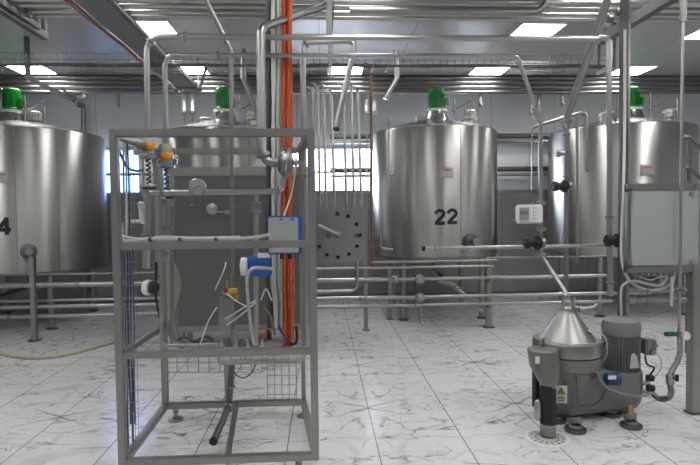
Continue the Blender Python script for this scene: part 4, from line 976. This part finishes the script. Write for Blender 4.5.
cable('second white hose looping under the control panel down to the big motor', [P(668, 272, 4.08), P(666, 280, 4.06), P(660, 285.5, 4.04), P(648, 284, 4.03), P(636, 281, 4.03), P(626, 283, 4.03), P(621, 291, 4.05), P(621.5, 317, 4.08)], .010, 'offwhite', 'white_hose', 'hose')
cable('bunch of thin pale wires under the control panel', [P(640, 277, 4.1), P(650, 280, 4.1), P(660, 277, 4.1), P(668, 276, 4.1)], .005, 'offwhite', 'thin_wire', 'wire')
# stair railing far right
Yr = 5.6
t = thing('stair_railing', 'grey tube stair railing behind the rack at the right edge', 'railing', (P(693, 300, Yr).x, Yr, 0))
a, b_, c_ = P(684, 137, Yr), P(689.5, 137, Yr), P(722, 168, Yr)
part('handrail', MB().tube([a, b_, c_], .02, 10), 'dark_steel', t)
part('middle_rail', MB().tube([P(684, 168, Yr), P(689.5, 168, Yr), P(722, 200, Yr)], .018, 10), 'dark_steel', t)
part('post', MB().cyl((b_.x, Yr, 0), b_, .02, 10), 'dark_steel', t)
part('post', MB().cyl((c_.x, Yr, 0), c_, .02, 10), 'dark_steel', t)

# ------------------------------------------------------------------ centrifugal separator
YS = 3.98
cx = P(567, 380, YS).x; s = YS / F
def zs(py, px=567): return P(px, py, YS).z
t = thing('separator', 'grey centrifugal separator with conical steel hood and big upright motor', 'separator', (P(590, 400, YS).x, YS, 0))
hood = part('hood', MB().lathe((cx, YS, 0), [(r * s, zs(py)) for r, py in ((32, 345), (32, 341), (27.5, 338), (9.5, 313), (7.5, 310), (7.5, 308))], seg=48), 'hood', t, 'conical brushed hood')
part('hood_rim', MB().lathe((cx, YS, 0), [(r * s, zs(py)) for r, py in ((33, 352), (34, 351), (34, 339.5), (33, 338), (28, 338))], seg=56), 'hood', t)
part('collar', MB().lathe((cx, YS, 0), [(r * s, zs(py)) for r, py in ((30, 366), (34, 364), (34, 352.5), (31, 352))], seg=56), 'cast', t)
part('neck', MB().lathe((cx, YS, 0), [(r * s, zs(py)) for r, py in ((24, 382), (24, 376), (27, 371), (27, 364))], seg=48), 'cast', t)
# lower casing: stadium body running to the motor
mxp = P(624, 360, YS + .05).x; yM = YS + .08
zt_b, zm_b, zb_b = zs(372), zs(388), zs(411)
def loop(z, k, top=False):
    pts = []; n = 20
    for i in range(n + 1):
        a = PI / 2 + PI * i / n; pts.append(V((cx + math.cos(a) * 23 * s * k, YS + math.sin(a) * 23 * s * k, z)))
    for i in range(n + 1):
        a = -PI / 2 + PI * i / n; pts.append(V((mxp + math.cos(a) * 19 * s * k, yM + math.sin(a) * 22 * s * k, z)))
    return pts
mb = MB(); bm = mb.bm; rings = []
for z, k in ((zb_b, .55), (zb_b + .02, .78), (zb_b + .07, .95), (zm_b, 1.02), (zt_b - .02, 1.0), (zt_b, .95)):
    rings.append([bm.verts.new(p) for p in loop(z, k)])
n_ = len(rings[0])
for i in range(len(rings) - 1):
    for k in range(n_): bm.faces.new((rings[i][k], rings[i][(k + 1) % n_], rings[i + 1][(k + 1) % n_], rings[i + 1][k]))
bm.faces.new(rings[0][::-1]); bm.faces.new(rings[-1])
cas = part('casing', mb, 'grey_paint', t, 'grey enamelled gear casing')
# sludge hopper at the left, front
dr = G(548.5, 437); hy = dr.y + .01
mb = MB(); bm = mb.bm; rs = []
def zh(py): return P(548, py, dr.y).z
hx = P(549, 380, hy).x
for py, rx, ry, yc in ((387, 7.5, .052, 0), (378, 12, .075, .03), (369, 15.5, .095, .08), (354, 16, .10, .11), (353, 15, .09, .11)):
    rs.append([bm.verts.new(V((hx + math.cos(a) * rx * hy / F, hy + yc + math.sin(a) * ry, zh(py)))) for a in [2 * PI * k / 28 for k in range(28)]])
for i in range(len(rs) - 1):
    for k in range(28): bm.faces.new((rs[i][k], rs[i][(k + 1) % 28], rs[i + 1][(k + 1) % 28], rs[i + 1][k]))
bm.faces.new(rs[0][::-1]); bm.faces.new(rs[-1])
part('sludge_hopper', mb, 'cast', t)
part('hopper_tag', MB().box(P(537.5, 360, hy + .0), (.03, .004, .05)), 'white', t, 'small white sticker')
hy = dr.y - .03
part('discharge_sleeve', MB().lathe((dr.x - .0, hy + .04, 0), [(.052, zh(424)), (.054, zh(422)), (.054, zh(388)), (.05, zh(385))], seg=28), 'black', t, 'black rubber sleeve')
gz = 0.0
part('discharge_pipe', MB().lathe((dr.x, hy + .04, 0), [(.054, .015), (.054, zh(424)), (.047, zh(423)), (.047, zh(420))], seg=28), 'pipe2', t)
part('side_sleeve', MB().lathe((P(537, 390, hy + .1).x, hy + .12, 0), [(.026, zh(410)), (.026, zh(370))], seg=18), 'black', t)
part('solenoid_cover', MB().lathe((P(536.5, 408, hy + .05).x, hy + .03, 0), [(.012, zh(420)), (.024, zh(417)), (.026, zh(409)), (.022, zh(401)), (.01, zh(399))], seg=16), 'pipe', t)
# top fittings
tp = [(cx, YS, zs(312)), (cx, YS, zs(296))]
hd = part('inlet_head', MB().lathe((cx, YS, 0), [(7 * s, zs(312)), (7.5 * s, zs(310)), (5.5 * s, zs(308)), (4 * s, zs(305)), (5.5 * s, zs(304)), (5.5 * s, zs(301)), (3.5 * s, zs(300)), (3.5 * s, zs(295))], seg=24), 'pipe', t)
for sx in (-1, 1): part('wing_bolt', MB().cyl((cx + sx * .045, YS - .02, zs(311)), (cx + sx * .04, YS - .03, zs(298)), .008, 8).lathe((cx + sx * .04, YS - .03, zs(298)), [(.012, 0), (.012, .014)], seg=8), 'pipe', hd)
part('outlet_pipe', MB().tube(fillet([(cx + .02, YS, zs(305)), (cx + .09, YS - .03, zs(309)), (cx + .19, YS - .03, zs(307)), (cx + .215, YS - .03, zs(304))], .02), .014, 12).lathe((cx + .08, YS - .03, zs(308.5)), [(.014, -.01), (.026, -.008), (.026, .008), (.014, .01)], (1, 0, 0), 14), 'pipe', t)
part('hood_nozzle', MB().cyl(P(587, 334, YS - .08), P(590, 331, YS - .12), .014, 12), 'pipe', t)
part('hood_latch', MB().box(P(543.5, 346.5, YS - .18), (.045, .03, .05)).cyl(P(543.5, 346, YS - .2), P(543.5, 338, YS - .2), .01, 8), 'hood', t, bevel=.006)
# motor
def zmt(py): return P(622, py, yM).z
mot = part('motor', MB().lathe((mxp - .01, yM, 0), [(17 * s, zmt(376)), (20 * s, zmt(374)), (20 * s, zmt(370)), (16.8 * s, zmt(369)), (16.8 * s, zmt(334)), (18.8 * s, zmt(333.5)), (19.3 * s, zmt(325)), (17.5 * s, zmt(320)), (12 * s, zmt(317.5)), (4 * s, zmt(316.8))], seg=40), 'grey_paint', t, 'grey finned electric motor')
mb = MB()
for k in range(40):
    a = 2 * PI * k / 40; d = V((math.cos(a), math.sin(a), 0)); rr = 17.8 * s
    mb.bar(V((mxp - .01, yM, zmt(369))) + d * rr, V((mxp - .01, yM, zmt(335))) + d * rr, .005, .02)
part('cooling_fin', mb, 'grey_paint', mot)
tb = P(647.5, 346, yM - .06)
tbx = part('terminal_box', MB().box(tb, (.085, .11, .12)), 'grey_paint', mot, bevel=.01)
part('gland', MB().cyl(tb + V((0, -.055, -.03)), tb + V((0, -.08, -.03)), .018, 12).cyl(tb + V((.02, -.055, .02)), tb + V((.02, -.075, .02)), .016, 12), 'pipe2', mot)
part('hanging_tag', MB().prism([P(631, 356, YS - .12), P(634, 353, YS - .12), P(637, 356, YS - .12), P(639.5, 368, YS - .13), P(630, 368.5, YS - .13)], (0, .004, 0)), 'cable', t, 'pale grey tag')
part('motor_flange', MB().lathe((mxp - .01, yM, 0), [(20 * s, zmt(382)), (21.5 * s, zmt(380)), (21.5 * s, zmt(376)), (18 * s, zmt(375))], seg=40), 'grey_paint', t)
# warning sticker, blue pump, brackets
wb = P(561, 394.5, YS - .185)
th = -.18
wst = part('warning_sticker', MB().box(wb + V((0, .003, 0)), (.088, .008, .125), Matrix.Rotation(-.12, 3, 'Z')), 'white', t, 'white sticker with warning triangle')
tr = [wb + V((-.03, -.004, .005)), wb + V((.03, -.011, .005)), wb + V((0, -.007, .055))]
part('triangle_border', MB().prism(tr, (0, -.001, 0)), 'black', wst)
cen = (tr[0] + tr[1] + tr[2]) / 3
part('triangle', MB().prism([cen + (q - cen) * .72 + V((0, -.0015, 0)) for q in tr], (0, -.001, 0)), 'yellow', wst, 'yellow triangle')
part('bolt_symbol', MB().prism([cen + V((.004, -.004, .014)), cen + V((-.007, -.004, -.002)), cen + V((0, -.004, -.002)), cen + V((-.003, -.004, -.014)), cen + V((.008, -.004, .002)), cen + V((.001, -.004, .002))], (0, -.001, 0)), 'black', wst)
mb = MB()
for k, w in enumerate((.05, .06, .04)): mb.box(wb + V((0, -.0045, -.018 - k * .013)), (w, .003, .005), Matrix.Rotation(-.12, 3, 'Z'))
part('sticker_text', mb, 'dark_steel', wst)
bp = P(612, 379, YS - .2)
bl = part('brake_unit', MB().lathe(bp, [(.03, -.05), (.045, -.04), (.045, .05), (.03, .06)], (1, 0, 0), 20), 'navy', t, 'dark blue round unit')
part('brake_label', MB().box(P(612, 377.5, YS - .25), (.055, .012, .025)), 'white', bl, 'white label')
part('guard_rod', MB().tube(fillet([P(577, 376, YS - .21), P(577, 402, YS - .22), P(579, 406, YS - .22), P(594, 405, YS - .22), P(602, 399, YS - .21), P(606, 390, YS - .2)], .04), .006, 8), 'dark_steel', t)
# feet
for (px, py) in ((575.5, 431), (631, 427), (611, 415), (556, 421)):
    g = G(px, py); zt_l = zb_b + .05
    lg = part('leg', MB().cyl((g.x, g.y, .05), (g.x + (.0), g.y + .02, zt_l), .038, 16, .05), 'grey_paint', t)
    part('foot', MB().lathe((g.x, g.y, 0), [(.07, 0), (.075, .006), (.075, .022), (.055, .03)], seg=24), 'dark_steel', lg)
    part('foot_cap', MB().lathe((g.x, g.y, .03), [(.045, 0), (.045, .01), (.03, .02), (.028, .02)], seg=20), 'pipe', lg)
part('leg_marking', MB().box(P(630.5, 411, 3.86), (.03, .008, .08)), 'yellow', t, 'ochre strip on the right leg')
# side valves at right of casing
for k, (px, py, lab) in enumerate(((650, 378, 'upper'), (650.5, 388, 'lower'))):
    part('side_knob', MB().lathe(P(px, py, YS - .05), [(.012, -.03), (.026, -.025), (.026, .02), (.015, .03)], (1, -.3, 0), 12), 'black', t, 'black knob')
part('side_fitting', MB().cyl(P(640, 383, YS - .03), P(650, 383, YS - .05), .016, 10).cyl(P(640, 391, YS - .03), P(652, 392, YS - .05), .018, 10), 'pipe2', t)
# hoses
cable('braided hose crossing the front of the separator casing to the drop pipe', [P(597, 371, 3.72), P(602, 382, 3.71), P(610, 389, 3.7), P(625, 394, 3.7), P(643, 396, 3.74), P(652, 393, 3.8)], .0095, 'hose', 'braided_hose', 'hose')
cable('short dark hose between the hood and the motor', [P(594, 362, 3.8), P(600, 350, 3.8), P(603, 345, 3.85), P(606, 342, 3.88)], .009, 'black', 'rubber_hose', 'hose')
cable('thin grey cable bowing from the hood nozzle beside the motor', [P(590, 332, 3.86), P(600, 333, 3.84), P(606, 340, 3.84), P(607, 352, 3.85), P(603, 362, 3.86)], .005, 'cable')
cable('thin cable arcing from the motor terminal box to the side knobs', [P(652, 350, 3.96), P(660, 357, 3.94), P(661, 368, 3.93), P(654, 378, 3.93)], .004, 'cable')
cable('black cable hanging from the terminal box to the casing', [P(645, 355, 3.93), P(647, 364, 3.92), P(654, 368, 3.92), P(650, 375, 3.92)], .007, 'black')
t = thing('suction_hose', 'corrugated steel hose hanging from the drop pipe to the separator', 'hose', P(660, 400, 4.0))
path = spline([P(680, 338, 3.82), P(680, 352, 3.82), P(677, 362, 3.83), P(671.5, 372, 3.84), P(670, 382, 3.85), P(671, 392, 3.87), P(668, 398, 3.89), P(660, 399, 3.91), P(652, 393, 3.93)], 14)
part('corrugated_tube', MB().tube(path, .02, 12, radii=[.0225 if j % 2 else .0185 for j in range(len(path))]), 'pipe2', t)
part('coupling', MB().lathe(P(670.3, 379, 3.85), [(.022, -.04), (.03, -.035), (.03, .035), (.022, .04)], seg=16), 'pipe', t)
part('butterfly_handle', MB().box(P(677, 378, 3.81), (.02, .02, .05)).box(P(674, 378, 3.82), (.03, .012, .012)), 'black', t, bevel=.003)
t = thing('ball_valve', 'small valve with green handle and tiny dial at the foot of the drop pipe', 'valve', P(680, 338, 3.82))
part('body', MB().lathe(P(680, 334, 3.82), [(.014, -.03), (.024, -.02), (.024, .02), (.014, .03)], seg=14), 'pipe2', t)
part('handle', MB().box(P(670, 334, 3.77), (.085, .03, .032)), plain('dark_green_handle', (.005, .10, .05), .5), t, 'dark green handle', bevel=.006)
part('dial', MB().lathe(P(686, 336, 3.77), [(.03, .012), (.034, .01), (.034, -.006), (.03, -.008)], (0, 1, 0), 24), 'cable', t)
part('dial_face', MB().cyl(P(686, 336, 3.76), P(686, 336, 3.755), .028, 24), 'white', t, 'white dial')
# floor drain
g = G(547, 438)
t = thing('floor_drain', 'round white floor drain under the discharge pipe', 'drain', (g.x, g.y, 0))
part('rim', MB().lathe((g.x, g.y, 0), [(.15, 0), (.15, .004), (.125, .005), (.125, 0)], seg=40), 'white', t)
part('grate', MB().lathe((g.x, g.y, 0), [(.124, 0), (.124, .003)], seg=40), 'offwhite', t)
mb = MB()
for k in range(16):
    for rr in (.075, .105):
        a = 2 * PI * k / 16; mb.cyl((g.x + rr * math.cos(a), g.y + rr * math.sin(a), .0031), (g.x + rr * math.cos(a), g.y + rr * math.sin(a), .0036), .008, 8)
part('slot', mb, 'black', t)
# beige hose on the floor, left
pts = [G(px, py, .02) for px, py in ((-40, 342), (0, 352.5), (18, 356.5), (40, 357.5), (62, 355), (85, 350), (112, 342), (135, 337), (160, 333))]
cable('beige hose lying curved on the marble floor at the left', pts, .021, 'beige', 'floor_hose', 'hose')

# ------------------------------------------------------------------ world, view
w = bpy.data.worlds.new('world'); C.world = w; w.use_nodes = True
w.node_tree.nodes['Background'].inputs[0].default_value = (.80, .87, 1, 1); w.node_tree.nodes['Background'].inputs[1].default_value = 14
for o in bpy.data.objects:
    if '_w' in o: del o['_w']
vs = C.view_settings; vs.view_transform = 'Standard'; vs.look = 'None'; vs.gamma = 1; vs.exposure = .3; vs.use_curve_mapping = False
